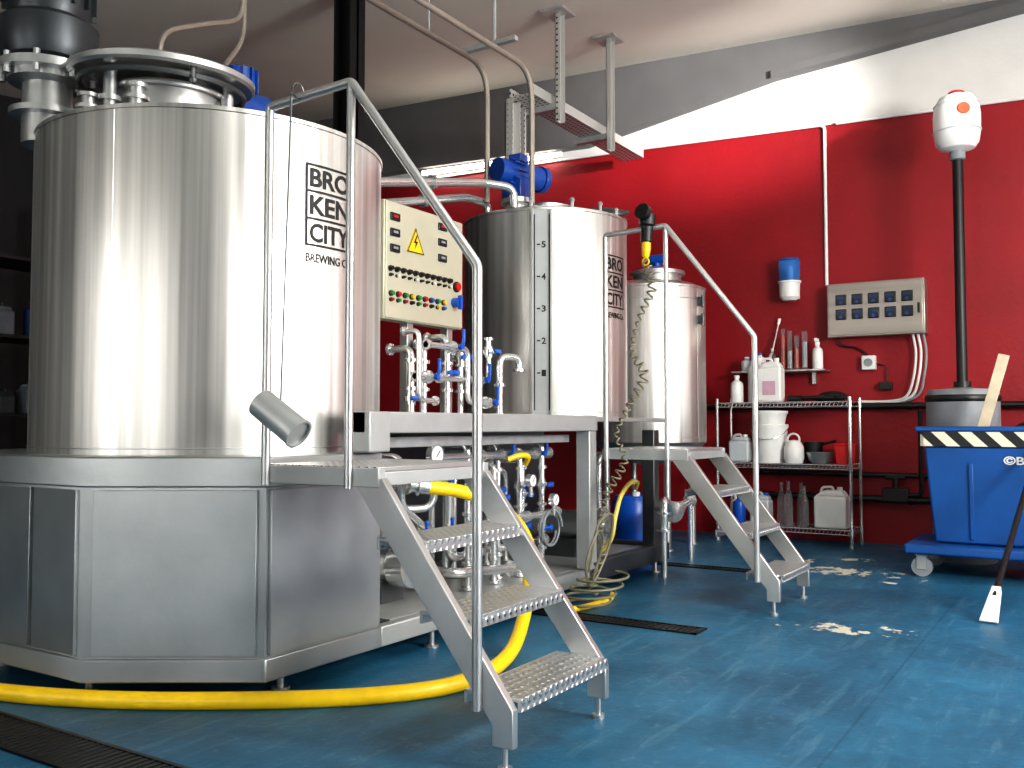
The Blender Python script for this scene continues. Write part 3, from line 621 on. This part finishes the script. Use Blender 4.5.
# ---------------------------------------------------------------- ceiling services
t=thing('overhead_pipe','thin tan overhead pipe running under the ceiling','pipe',(4,3.3,3.3))
P(B().tube([(1.0,3.3,3.31),(4.92,3.3,3.31),(4.92,3.3,2.43)],.018,10,.2),'tube',OHP,t)
P(B().cyl((4.3,3.3,3.31),(4.3,3.3,ceilz(4.3,3.3)),.006,n=6),'hanger_rod',GALV,t)
t=thing('overhead_pipe','thin tan overhead pipe running under the ceiling','pipe',(4,3.0,3.25))
P(B().tube([(1.0,3.0,3.25),(4.98,3.0,3.25),(4.98,3.0,2.40)],.018,10,.2),'tube',OHP,t)
P(B().bb(4.68,4.72,2.94,3.36,3.332,3.36).cyl((4.7,3.1,3.34),(4.7,3.1,ceilz(4.7,3.1)),.012,n=6).bb(4.64,4.76,3.04,3.16,3.66,3.68),'hanger_bracket',GALV,t)
t=thing('cable_tray','perforated galvanised cable tray hung from ceiling channels','cable tray',(7.0,3.75,3.5))
P(B().bb(6.05,8.1,3.64,3.84,3.55,3.56).bb(6.05,8.1,3.632,3.642,3.55,3.63).bb(6.05,8.1,3.838,3.848,3.55,3.63),'tray',PRF,t,smooth=0)
for x in (6.35,7.25):
    b=B(); zc=ceilz(x,3.6)
    b.bb(x-.04,x+.04,3.58,3.585,3.40,zc); b.bb(x-.04,x-.035,3.54,3.585,3.40,zc); b.bb(x+.035,x+.04,3.54,3.585,3.40,zc); P(b,'hanging_channel',PRF,t,smooth=0)
    P(B().bb(x-.11,x+.11,3.48,3.68,zc-.03,zc-.012),'ceiling_plate',GALV,t)
    P(B().bb(x-.03,x+.03,3.585,3.9,3.50,3.548),'bracket_arm',GALV,t)
t=thing('cable_riser','vertical perforated galvanised cable riser behind vessel','cable tray',(6.1,3.8,0))
P(B().bb(6.02,6.14,3.86,3.87,0.0,3.54).bb(6.02,6.03,3.8,3.87,0,3.54).bb(6.13,6.14,3.8,3.87,0,3.54),'channel',PRF,t,smooth=0)
P(B().bb(6.2,6.32,3.86,3.87,0.0,3.52).bb(6.2,6.21,3.8,3.87,0,3.52),'channel',PRF,t,smooth=0)
b=B(); x,y=5.04,4.6; zc=ceilz(x-.1,y); w_=.08; b.bb(x-w_,x+w_,y-w_,y-w_+.015,0,zc); b.bb(x-w_,x+w_,y+w_-.015,y+w_,0,zc); b.bb(x-.01,x+.01,y-w_,y+w_,0,zc); b.bb(x-.12,x+.12,y-.12,y+.12,0,.02)
S(b,'steel_column',BKS,'black painted steel column reaching the ceiling','column',(x,y,0),smooth=0)
t=thing('fluorescent_lamp','lit fluorescent tube lamp on the upper wall','lamp',(8.28,5.5,3.8))
P(B().tube([(8.24,4.7,3.78),(8.24,6.4,3.84)],.025,10),'tube',TUB,t); P(B().tube([(8.31,4.65,3.80),(8.31,6.45,3.86)],.035,6),'housing',WHT,t)
# ---------------------------------------------------------------- wall fittings
S(B().tube([(8.33,7.5,3.83),(8.33,3.8,3.72),(8.33,2.0,3.65),(8.33,2.0,2.22)],.014,8,.05),'electrical_conduit',WHT,'white conduit running along wall and down to control box','conduit',(8.33,2.0,2.2))
S(B().tube([(8.33,1.9,3.645),(8.33,-1.5,3.53)],.014,8),'electrical_conduit',WHT,'white conduit along top of the red wall','conduit',(8.33,1,3.6))
t=thing('wall_control_box','grey stainless steel wall box with ten small dark displays','control box',(8.25,1.58,1.75))
P(B().bb(8.2,8.35,1.19,1.97,1.75,2.21),'enclosure',BOX,t,bevel=.006)
P(B().bb(8.188,8.2,1.205,1.955,1.765,2.195),'door',BOX,t,bevel=.004)
for r_ in range(2):
    for c_ in range(5):
        y=1.85-c_*.132; z=2.065-r_*.125
        d=P(B().bb(8.176,8.189,y-.045,y+.045,z-.045,z+.045),'display_unit',BLKIN,t,bevel=.008)
        P(B().bb(8.1745,8.1762,y-.034,y+.034,z+.004,z+.032),'screen',BSC,d,smooth=0)
        P(B().cyl((8.177,y,z-.022),(8.166,y,z-.022),.014,n=14),'knob',BLM,d)
P(B().bb(8.15,8.189,1.225,1.24,1.92,2.0),'door_latch',BLK,t)
for i,y in enumerate((1.30,1.26,1.22)):
    S(B().tube(spline([(8.28,y,1.76),(8.29,y-.02,1.6),(8.29,y+.0,1.4),(8.30,y+.06,1.24),(8.31,y+.2+.05*i,1.20-.02*i),(8.31,y+.45,1.20-.02*i)]),.011,8),'electric_cable',WHT if i<2 else GRY,'white cable looping down the wall from control box' if i<2 else 'grey cable looping down the wall from control box','cable',(8.3,y,1.2))
t=thing('wall_socket','white surface mounted wall socket','socket',(8.33,1.66,1.53)); P(B().bb(8.28,8.35,1.6,1.71,1.47,1.59),'housing',WHT,t,bevel=.006); P(B().cyl((8.28,1.655,1.53),(8.27,1.655,1.53),.035),'flap',GRY,t)
S(B().tube(spline([(8.3,1.9,1.76),(8.32,1.88,1.69),(8.32,1.75,1.66),(8.32,1.66,1.59)]),.008,8),'electric_cable',BLK,'short black cable from control box to socket','cable',(8.32,1.8,1.6))
t=thing('plug_adapter','black plug hanging on the wall cable','plug',(8.3,1.5,1.3)); P(B().box((8.3,1.52,1.33),(.06,.10,.06)).tube([(8.32,1.52,1.36),(8.33,1.52,1.50),(8.33,1.60,1.52)],.006,6,.03),'plug_body',BLK,t,bevel=.008)
t=thing('warning_beacon','blue beacon lamp with white wall base','lamp',(8.25,2.3,2.1))
q=V(8.24,2.3,0)
P(B().lathe([(.06,2.10),(.085,2.13),(.09,2.25),(.10,2.255),(.10,2.27),(.0,2.27)],q),'base',WHT,t,label='white plastic base'); P(B().bb(8.30,8.352,2.24,2.36,2.12,2.46).bb(8.24,8.31,2.27,2.33,2.14,2.2),'bracket',WHT,t)
P(B().lathe([(.088,2.27),(.092,2.44),(.085,2.47),(.0,2.48)],q),'lens',BGL,t,label='blue translucent lens'); P(B().lathe([(.03,2.27),(.03,2.36),(.015,2.40),(.0,2.41)],q),'bulb',WHT,t)
for (z,y0,y1,mat,r) in ((1.16,.2,3.4,BKS,.028),(.58,.3,2.6,BKS,.022),(.38,.3,3.2,BKS,.03)):
    b=B().tube([(8.28,y0,z),(8.28,y1,z)],r,10)
    for k in range(4):
        yy=y0+.2+k*(y1-y0-.4)/3; b.cyl((8.28,yy,z),(8.35,yy,z),r*.6,n=8); b.cyl((8.28,yy-.02,z),(8.28,yy+.02,z),r*1.3)
    S(b,'wall_pipe',mat,'black painted pipe clamped along the red wall','pipe',(8.28,(y0+y1)/2,z))
t=thing('wall_valve','black valve fitting on the wall pipe','valve',(8.25,1.45,.4)); b=B(); b.box((8.25,1.45,.42),(.10,.2,.12)); b.cyl((8.25,1.45,.42),(8.25,1.45,.56),.02); b.cyl((8.25,1.37,.56),(8.25,1.53,.56),.015); P(b,'valve_body',BLK,t,bevel=.01)
P(B().tube([(8.25,1.35,.42),(8.25,1.25,.42),(8.25,1.25,1.12)],.02,8,.05),'riser',BKS,t)
# ---------------------------------------------------------------- wire shelving
RX0,RX1,RY0,RY1=7.86,8.22,1.72,2.84
t=thing('wire_shelving_rack','chrome wire shelving rack standing against red wall','shelf',(8.04,2.3,0))
CHR=M('bright_chrome_wire','#dcdcda',.8,.22,.04,6.)
for x in (RX0,RX1):
    for y in (RY0,RY1):
        P(B().cyl((x,y,.01),(x,y,1.22),.0135,n=10).cyl((x,y,0),(x,y,.015),.02,n=10).cyl((x,y,1.22),(x,y,1.23),.015,n=10),'post',CHR,t)
SHZ=(1.19,.67,.14)
for z in SHZ:
    b=B()
    for zz in (z,z-.035):
        b.tube([(RX0,RY0,zz),(RX1,RY0,zz)],.005,6); b.tube([(RX0,RY1,zz),(RX1,RY1,zz)],.005,6); b.tube([(RX0,RY0,zz),(RX0,RY1,zz)],.005,6); b.tube([(RX1,RY0,zz),(RX1,RY1,zz)],.005,6)
    n=34
    for i in range(n):
        y=RY0+(RY1-RY0)*(i+.5)/n; b.tube([(RX0,y,z+.003),(RX1,y,z+.003)],.003,5)
        b.tube([(RX0,y,z),(RX0,y+.016,z-.035)],.003,4)
    b.tube([((RX0+RX1)/2,RY0,z-.004),((RX0+RX1)/2,RY1,z-.004)],.004,6)
    for x in (RX0,RX1):
        for y in (RY0,RY1): b.cyl((x,y,z-.045),(x,y,z+.012),.018,n=10)
    P(b,'wire_shelf',CHR,t)
t=thing('wall_shelf','thin steel wall shelf holding laboratory glassware','shelf',(8.25,2.38,1.47))
P(B().bb(8.12,8.35,1.98,2.80,1.465,1.48),'board',STL,t,bevel=.003); P(B().bb(8.3,8.35,2.1,2.13,1.36,1.466),'bracket',STL,t); P(B().bb(8.3,8.35,2.65,2.68,1.36,1.466),'bracket',STL,t)
def bottle(x,y,z,r,h,mat,capmat,lab,name='plastic_bottle',neck=.35,cat='bottle',trigger=False,group=None):
    t=thing(name,lab,cat,(x,y,z),group)
    P(B().lathe([(r*.9,0),(r,.01),(r,h*.62),(r*.9,h*.72),(r*neck,h*.82),(r*neck,h*.9)],(x,y,z),n=20),'bottle_body',mat,t)
    P(B().lathe([(r*neck*1.25,h*.88),(r*neck*1.25,h*.985),(r*neck,h)],(x,y,z),n=16),'cap',capmat,t)
    if trigger: P(B().box((x-.03,y,z+h+.012),(.09,.022,.03)).box((x-.05,y,z+h-.02),(.012,.015,.05)),'spray_trigger',capmat,t,bevel=.004)
    return t
def jug(x,y,z,w,d,h,mat,capmat,lab,name='jerrycan',cat='canister'):
    t=thing(name,lab,cat,(x,y,z))
    P(B().bb(x-d/2,x+d/2,y-w/2,y+w/2,z,z+h*.78).prism([(y-w/2,z+h*.77),(y+w/2,z+h*.77),(y+w*.2,z+h*.92),(y-w*.35,z+h*.92)],x-d*.4,x+d*.4,'x'),'canister_body',mat,t,bevel=.018)
    P(B().cyl((x,y-w*.25,z+h*.9),(x,y-w*.25,z+h),.022,n=14),'cap',capmat,t)
    P(B().tube([(x,y-w*.05,z+h*.9),(x,y-w*.02,z+h*1.0),(x,y+w*.3,z+h*.98),(x,y+w*.36,z+h*.8)],.011,8,.02),'handle',mat,t)
    return t
zt=SHZ[0]+.006
bottle(7.98,2.70,zt,.055,.24,WHT,WHT,'white plastic bottle on top of rack')
bottle(8.12,2.60,zt,.045,.42,WHT,BLU,'tall white squeeze bottle on rack','squeeze_bottle')
t=jug(7.98,2.40,zt,.21,.14,.38,WHT,WHT,'white plastic jug with pink label on rack','detergent_jug')
P(B().bb(7.905,7.9095,2.34,2.45,zt+.06,zt+.18),'paper_label',M('pink_label','#c9a0b4',0,.6),t,smooth=0)
t=thing('pipe_tool','black hand tool lying on top shelf','tool',(8.0,2.0,zt)); P(B().tube([(7.98,1.80,zt+.03),(7.98,2.0,zt+.035),(8.02,2.2,zt+.03)],.018,10).cyl((8.0,2.14,zt+.025),(8.0,2.26,zt+.03),.028),'tool_body',BLK,t)
t=thing('folded_cloth','dark crumpled cloth lying on rack','cloth',(8.05,1.9,zt)); P(B().sph((8.06,1.9,zt+.045),.1,(1,1.2,.45)).sph((8.0,1.83,zt+.03),.06,(1,1,.5)).sph((8.1,2.0,zt+.03),.06,(1,1.2,.5)),'fabric',RUB,t)
zs=1.482
for i,(y,r,h) in enumerate(((2.30,.022,.34),(2.24,.02,.30),(2.17,.024,.33),(2.36,.018,.36))):
    t=thing('measuring_cylinder','clear glass measuring cylinder with reddish contents' if i%2 else 'clear glass measuring cylinder','glassware',(8.22,y,zs),'measuring cylinders on the wall shelf')
    P(B().lathe([(r*1.7,0),(r*1.7,.01),(r,.015),(r,h),(r*1.15,h+.006)],(8.22,y,zs),n=16),'glass_tube',GLS,t)
    P(B().cyl((8.22,y,zs+.02),(8.22,y,zs+h*(.5+.12*i)),r*.7,n=10),'contents',ORG if i%2 else WHP,t)
bottle(8.22,2.06,zs,.045,.24,WHT,WHT,'white pump bottle on wall shelf','pump_bottle',trigger=True)
bottle(8.2,2.56,zs,.05,.16,WHT,BLU,'white bottle with blue cap on wall shelf')
bottle(8.2,2.68,zs,.05,.13,WHP,WHT,'short translucent bottle on wall shelf')
bottle(8.24,2.46,zs,.03,.20,GLS,WHT,'small clear glass flask on wall shelf','glass_flask')
S(B().cyl((8.24,2.50,zs),(8.30,2.42,zs+.42),.006,n=8).cyl((8.30,2.42,zs+.42),(8.305,2.41,zs+.47),.014,n=10),'stirring_rod',WHT,'thin white rod leaning on the red wall','rod',(8.24,2.5,zs))
zm=SHZ[1]+.006
t=thing('plastic_bucket','stacked white plastic buckets on the rack','bucket',(8.02,2.42,zm))
P(B().lathe([(.12,0),(.145,.30),(.152,.30),(.152,.325),(.148,.33),(.12,.33)],(8.02,2.42,zm),n=32),'lower_bucket',WHT,t)
P(B().lathe([(.115,.30),(.14,.42),(.15,.42),(.15,.445),(.10,.45),(.0,.45)],(8.02,2.42,zm),n=32),'upper_bucket',WHT,t)
P(B().tube([V(8.02+.155*math.cos(a),2.42+.155*math.sin(a),zm+.30-.10*math.sin(a-pi/2)) for a in [pi/2+i*pi/12 for i in range(13)]],.004,6),'bail_handle',PIP,t)
jug(8.0,2.68,zm,.18,.13,.24,WHP,WHT,'translucent white jug on rack','plastic_jug')
bottle(8.12,2.77,zm,.045,.22,BLU,WHT,'blue plastic bottle on rack')
t=thing('measuring_jug','small white plastic kettle jug on rack','jug',(7.95,2.20,zm)); P(B().lathe([(.07,0),(.085,.05),(.08,.14),(.05,.19),(.0,.2)],(7.95,2.20,zm)),'jug_body',WHT,t); P(B().ring((7.94,2.20,zm+.20),(1,0,0),.05,.009,n=20),'handle',WHT,t)
t=thing('steel_bowl','round stainless steel bowl on rack','bowl',(7.97,1.99,zm)); P(B().lathe([(.06,0),(.09,.03),(.108,.09),(.114,.095),(.10,.09),(.08,.035),(.0,.02)],(7.97,1.99,zm)),'bowl_body',STL,t)
t=thing('black_pan','black pan standing behind steel bowl','pan',(8.15,2.09,zm)); P(B().lathe([(.07,0),(.085,.18),(.08,.18),(.06,.02),(.0,.02)],(8.15,2.09,zm)),'pan_body',BLK,t); P(B().tube([(8.15,2.01,zm+.16),(8.15,1.90,zm+.19)],.012,8),'handle',BLK,t)
t=thing('storage_bin','red plastic storage bin on rack','bin',(8.0,1.80,zm)); P(B().prism([(1.75,zm),(1.84,zm),(1.86,zm+.16),(1.74,zm+.16)],7.9,8.15,'x'),'bin_body',REDP,t,bevel=.006); P(B().bb(7.89,8.16,1.737,1.863,zm+.155,zm+.17),'rim',REDP,t,bevel=.003)
zb=SHZ[2]+.006
for i,(x,y,h) in enumerate(((7.98,2.26,.38),(8.08,2.18,.36),(7.95,2.12,.34),(8.05,2.34,.36))):
    t=thing('glass_bottle','clear glass bottle standing on bottom shelf','bottle',(x,y,zb),'glass bottles on the bottom shelf')
    P(B().lathe([(.035,0),(.037,.01),(.037,h*.55),(.03,h*.68),(.014,h*.8),(.014,h*.98),(.017,h)],(x,y,zb),n=16),'bottle_body',GLS,t)
jug(7.98,1.90,zb,.26,.18,.34,WHT,WHT,'large white plastic jerrycan on bottom shelf')
jug(8.0,2.50,zb,.17,.14,.27,WHP,BLU,'translucent canister with blue cap on bottom shelf')
bottle(7.95,2.68,zb,.055,.26,BLU,BLU,'blue plastic bottle on bottom shelf')
bottle(8.1,2.76,zb,.05,.24,WHT,WHT,'white plastic bottle on bottom shelf')
# ---------------------------------------------------------------- mast with canister
t=thing('sprayer_mast','grey drum with tall black pole topped by white canister','sprayer',(7.62,.86,0))
q=V(7.62,.86,0)
P(B().lathe([(.20,0),(.22,.03),(.22,.9),(.25,.98),(.25,1.22),(.24,1.26),(.10,1.27),(.05,1.28),(.0,1.28)],q,n=40),'drum',GRY,t,label='grey plastic drum')
P(B().lathe([(.252,1.17),(.258,1.18),(.258,1.21),(.252,1.22)],q,n=40).cyl(q+V(0,0,1.27),q+V(0,0,1.32),.06),'drum_band',BLK,t)
P(B().cyl(q+V(0,0,1.28),q+V(0,0,3.05),.038,n=18),'pole',BKS,t)
P(B().lathe([(.03,2.98),(.055,2.99),(.055,3.05),(.03,3.07)],q),'pole_collar',GRY,t)
P(B().lathe([(.05,3.05),(.12,3.07),(.150,3.11),(.16,3.17),(.165,3.25),(.165,3.32),(.155,3.40),(.12,3.46),(.06,3.48),(.05,3.50),(.0,3.50)],q,n=32),'canister',WHT,t,label='rounded white plastic canister')
P(B().lathe([(.05,3.47),(.058,3.475),(.058,3.50),(.04,3.51),(.0,3.51)],q),'cap',REDP,t,label='red cap')
ad=math.radians(203)
P(B().lathe([(.0,0),(.045,0),(.04,.006),(.0,.006)],q+V(.164*math.cos(ad),.164*math.sin(ad),3.33),ax=(math.cos(ad),math.sin(ad),0)),'emblem',ORG,t,label='orange round emblem',smooth=0)
P(B().ring(q+V(0,0,3.20),(0,0,1),.164,.006,n=32).ring(q+V(0,0,3.40),(0,0,1),.157,.005,n=32),'moulded_ring',WHP,t)
# ---------------------------------------------------------------- cart
t=thing('utility_cart','blue plastic bin cart with hazard striped rim on castors','cart',(7.0,.4,0))
x0,x1,y0,y1=6.72,7.30,-.25,1.0
def taper(xa,xb,ya,yb,za,zb,e):
    return [(xa+e,ya+e,za),(xb-e,ya+e,za),(xb-e,yb-e,za),(xa+e,yb-e,za),(xa,ya,zb),(xb,ya,zb),(xb,yb,zb),(xa,yb,zb)],[(3,2,1,0),(0,1,5,4),(1,2,6,5),(2,3,7,6),(3,0,4,7),(4,5,6,7)]
CB=M('blue_cart_plastic','#0f4d90',0,.45,.16,4.)
P(B().add(*taper(x0,x1,y0,y1,.22,.86,.05)),'bin_body',CB,t,bevel=.015)
for i in range(3):
    y=y0+.25+i*.36; P(B().box((x0+.022,y,.5),(.018,.03,.5),Matrix.Rotation(-.078,3,'Y')),'moulded_rib',CB,t,bevel=.006)
b=B(); b.bb(x0-.03,x0+.03,y0-.03,y1+.05,.955,.99); b.bb(x1-.03,x1+.03,y0-.03,y1+.05,.955,.99); b.bb(x0,x1,y0-.03,y0+.03,.955,.99); b.bb(x0,x1,y1-.03,y1+.05,.955,.99); P(b,'top_rim',CB,t,bevel=.01)
P(B().bb(x0-.02,x0,y0,y1,.86,.955).bb(x0,x1,y1,y1+.02,.86,.955).bb(x1,x1+.02,y0,y1,.86,.955),'hazard_stripe_band',HAZ,t,label='black and white diagonal hazard band',smooth=0)
P(B().bb(x0-.1,x1+.05,y0-.05,y1+.12,.15,.215),'chassis',CB,t,bevel=.015)
for (x,y) in ((x0-.02,y1+.02),(x1-.05,y1+.02),(x0-.02,y0+.05),(x1-.05,y0+.05)):
    w=P(B().cyl((x-.02,y,.065),(x+.02,y,.065),.065,n=24),'castor_wheel',GRY,t,label='grey castor wheel')
    P(B().bb(x-.03,x-.024,y-.03,y+.03,.05,.15).bb(x+.024,x+.03,y-.03,y+.03,.05,.15).bb(x-.03,x+.03,y-.035,y+.035,.135,.15).cyl((x-.032,y,.065),(x+.032,y,.065),.012),'castor_fork',GALV,w)
b=B(); fit_text(b,'©B',.40,.52,.745,.80,lambda u,z,d: V(x0+.004-max(0,d)*.002-.012*(z-.5),.93-u,z),.02); P(b,'lettering',WHT,t,smooth=0)
rt=Matrix.Rotation(math.radians(15),3,'X')@Matrix.Rotation(math.radians(6),3,'Y')
S(B().box((7.04,.64,1.10),(.02,.07,.78),rt),'wooden_plank',WOOD,'pale wooden plank sticking out of blue cart','plank',(7.04,.64,.9),bevel=.003)
b=B(); b.sph((7.1,.3,.97),.16,(1,1.3,.4)).sph((6.95,.1,.98),.12,(1,1.3,.4)); S(b,'rubbish_bag',BLK,'black rubbish bag filling the cart','bag',(7.1,.3,.9))
t=thing('floor_squeegee','black handled floor scraper leaning on the blue cart','squeegee',(5.26,.51,0))
p0=V(5.28,.50,.03); p1=V(6.69,.33,.87)
P(B().cyl(p0+(p1-p0)*.10,p1,.016,n=12),'pole',BKS,t)
dr=(p1-p0).normalized(); sd=dr.cross(V(0,0,1)).normalized(); up=sd.cross(dr)
e=p0+(p1-p0)*.14
b=B(); b.add([p0+sd*.045+up*.006-V(0,0,.02),p0-sd*.045+up*.006-V(0,0,.02),p0-sd*.045-up*.006-V(0,0,.02),p0+sd*.045-up*.006-V(0,0,.02),e+sd*.022+up*.02,e-sd*.022+up*.02,e-sd*.022-up*.02,e+sd*.022-up*.02],[(0,1,2,3),(7,6,5,4),(0,4,5,1),(1,5,6,2),(2,6,7,3),(3,7,4,0)])
P(b,'blade',WHT,t,bevel=.004,label='narrow white plastic blade')
# ---------------------------------------------------------------- dim far end
t=thing('storage_rack','dark steel storage rack in the unlit back of the room','shelf',(4.3,8.4,0))
for x in (3.2,5.3):
    for y in (8.1,8.7): P(B().bb(x-.03,x+.03,y-.03,y+.03,0,3.2),'post',BKS,t)
LV=(.4,1.1,1.8,2.5)
for z in LV: P(B().bb(3.2,5.3,8.1,8.7,z-.03,z),'shelf_board',BKS,t)
G1=M('dull_dark_plastic','#3b4046',0,.6,.2,8.); G2=M('dull_grey_plastic','#6a7078',0,.6,.2,8.); G3=M('dull_navy_plastic','#16305c',0,.6,.2,8.)  # plain dark and muted colours for the rack containers
cs=[G1,G3,G2]
for li,z in enumerate(LV[:3]):
    x=4.05; i=0
    while x<5.1:
        k=(i*5+li*2)%3; w=.16+.03*k; h=.22+.08*((i+li)%3)
        if k%2: bottle(x,8.4,z,w*.45,h,cs[k],BLK,'dull container stored on the dark rack','storage_bottle')
        else: jug(x,8.4,z,w*.9,w*.9,h,cs[k],BLK,'dull plastic canister stored on the dark rack')
        x+=w+.1; i+=1
t=thing('supply_cable','black cables hanging from the ceiling beside the vessel','cable',(2.2,4.4,3.5))
for i in range(4): P(B().tube(spline([(2.1+.05*i,4.55,ceilz(2.1,4.55)-.01),(2.1+.05*i,4.57,3.0),(2.12+.06*i,4.55,2.2),(2.1+.04*i,4.6,1.0),(2.1+.04*i,4.62,.01)]),.008,6),'cable_strand',GRY if i==1 else BLK,t)
# ---------------------------------------------------------------- lights
def light(kind,name,loc,to,power,size=1,col=(1,1,1),**k):
    l=bpy.data.lights.new(name,kind); l.energy=power; l.color=col
    if kind=='AREA': l.shape='RECTANGLE'; l.size=size; l.size_y=k.get('sy',size)
    if kind=='SPOT': l.spot_size=math.radians(k.get('ang',40)); l.spot_blend=k.get('blend',.6); l.shadow_soft_size=size
    o=bpy.data.objects.new(name,l); COL.objects.link(o); o.location=loc
    o.rotation_euler=(Vector(to)-Vector(loc)).to_track_quat('-Z','Y').to_euler(); return o
light('SPOT','wall_glow_helper',(4.6,-2.6,3.3),(8.35,3.2,3.98),5200,.12,(1,.98,.95),ang=20,blend=1.)  # added spot making the glow on the white upper wall
light('AREA','front_fill_helper',(2.6,.3,3.4),(3.0,1.4,0),40,1.4,(1,.97,.93),sy=.4)  # added overhead fill, out of view
light('AREA','ceiling_fill_helper',(3.2,-2.6,2.3),(6.2,2.9,4.3),260,1.2,(1,.98,.94),sy=.8)  # added light aimed upward to brighten the ceiling
w=bpy.data.worlds.new('world'); SC.world=w; w.use_nodes=True; w.node_tree.nodes['Background'].inputs[0].default_value=(.6,.7,.9,1); w.node_tree.nodes['Background'].inputs[1].default_value=.3
SC.view_settings.view_transform='Standard'; SC.view_settings.exposure=-.12
try: SC.view_settings.look='Medium High Contrast'
except Exception as e: print(e)
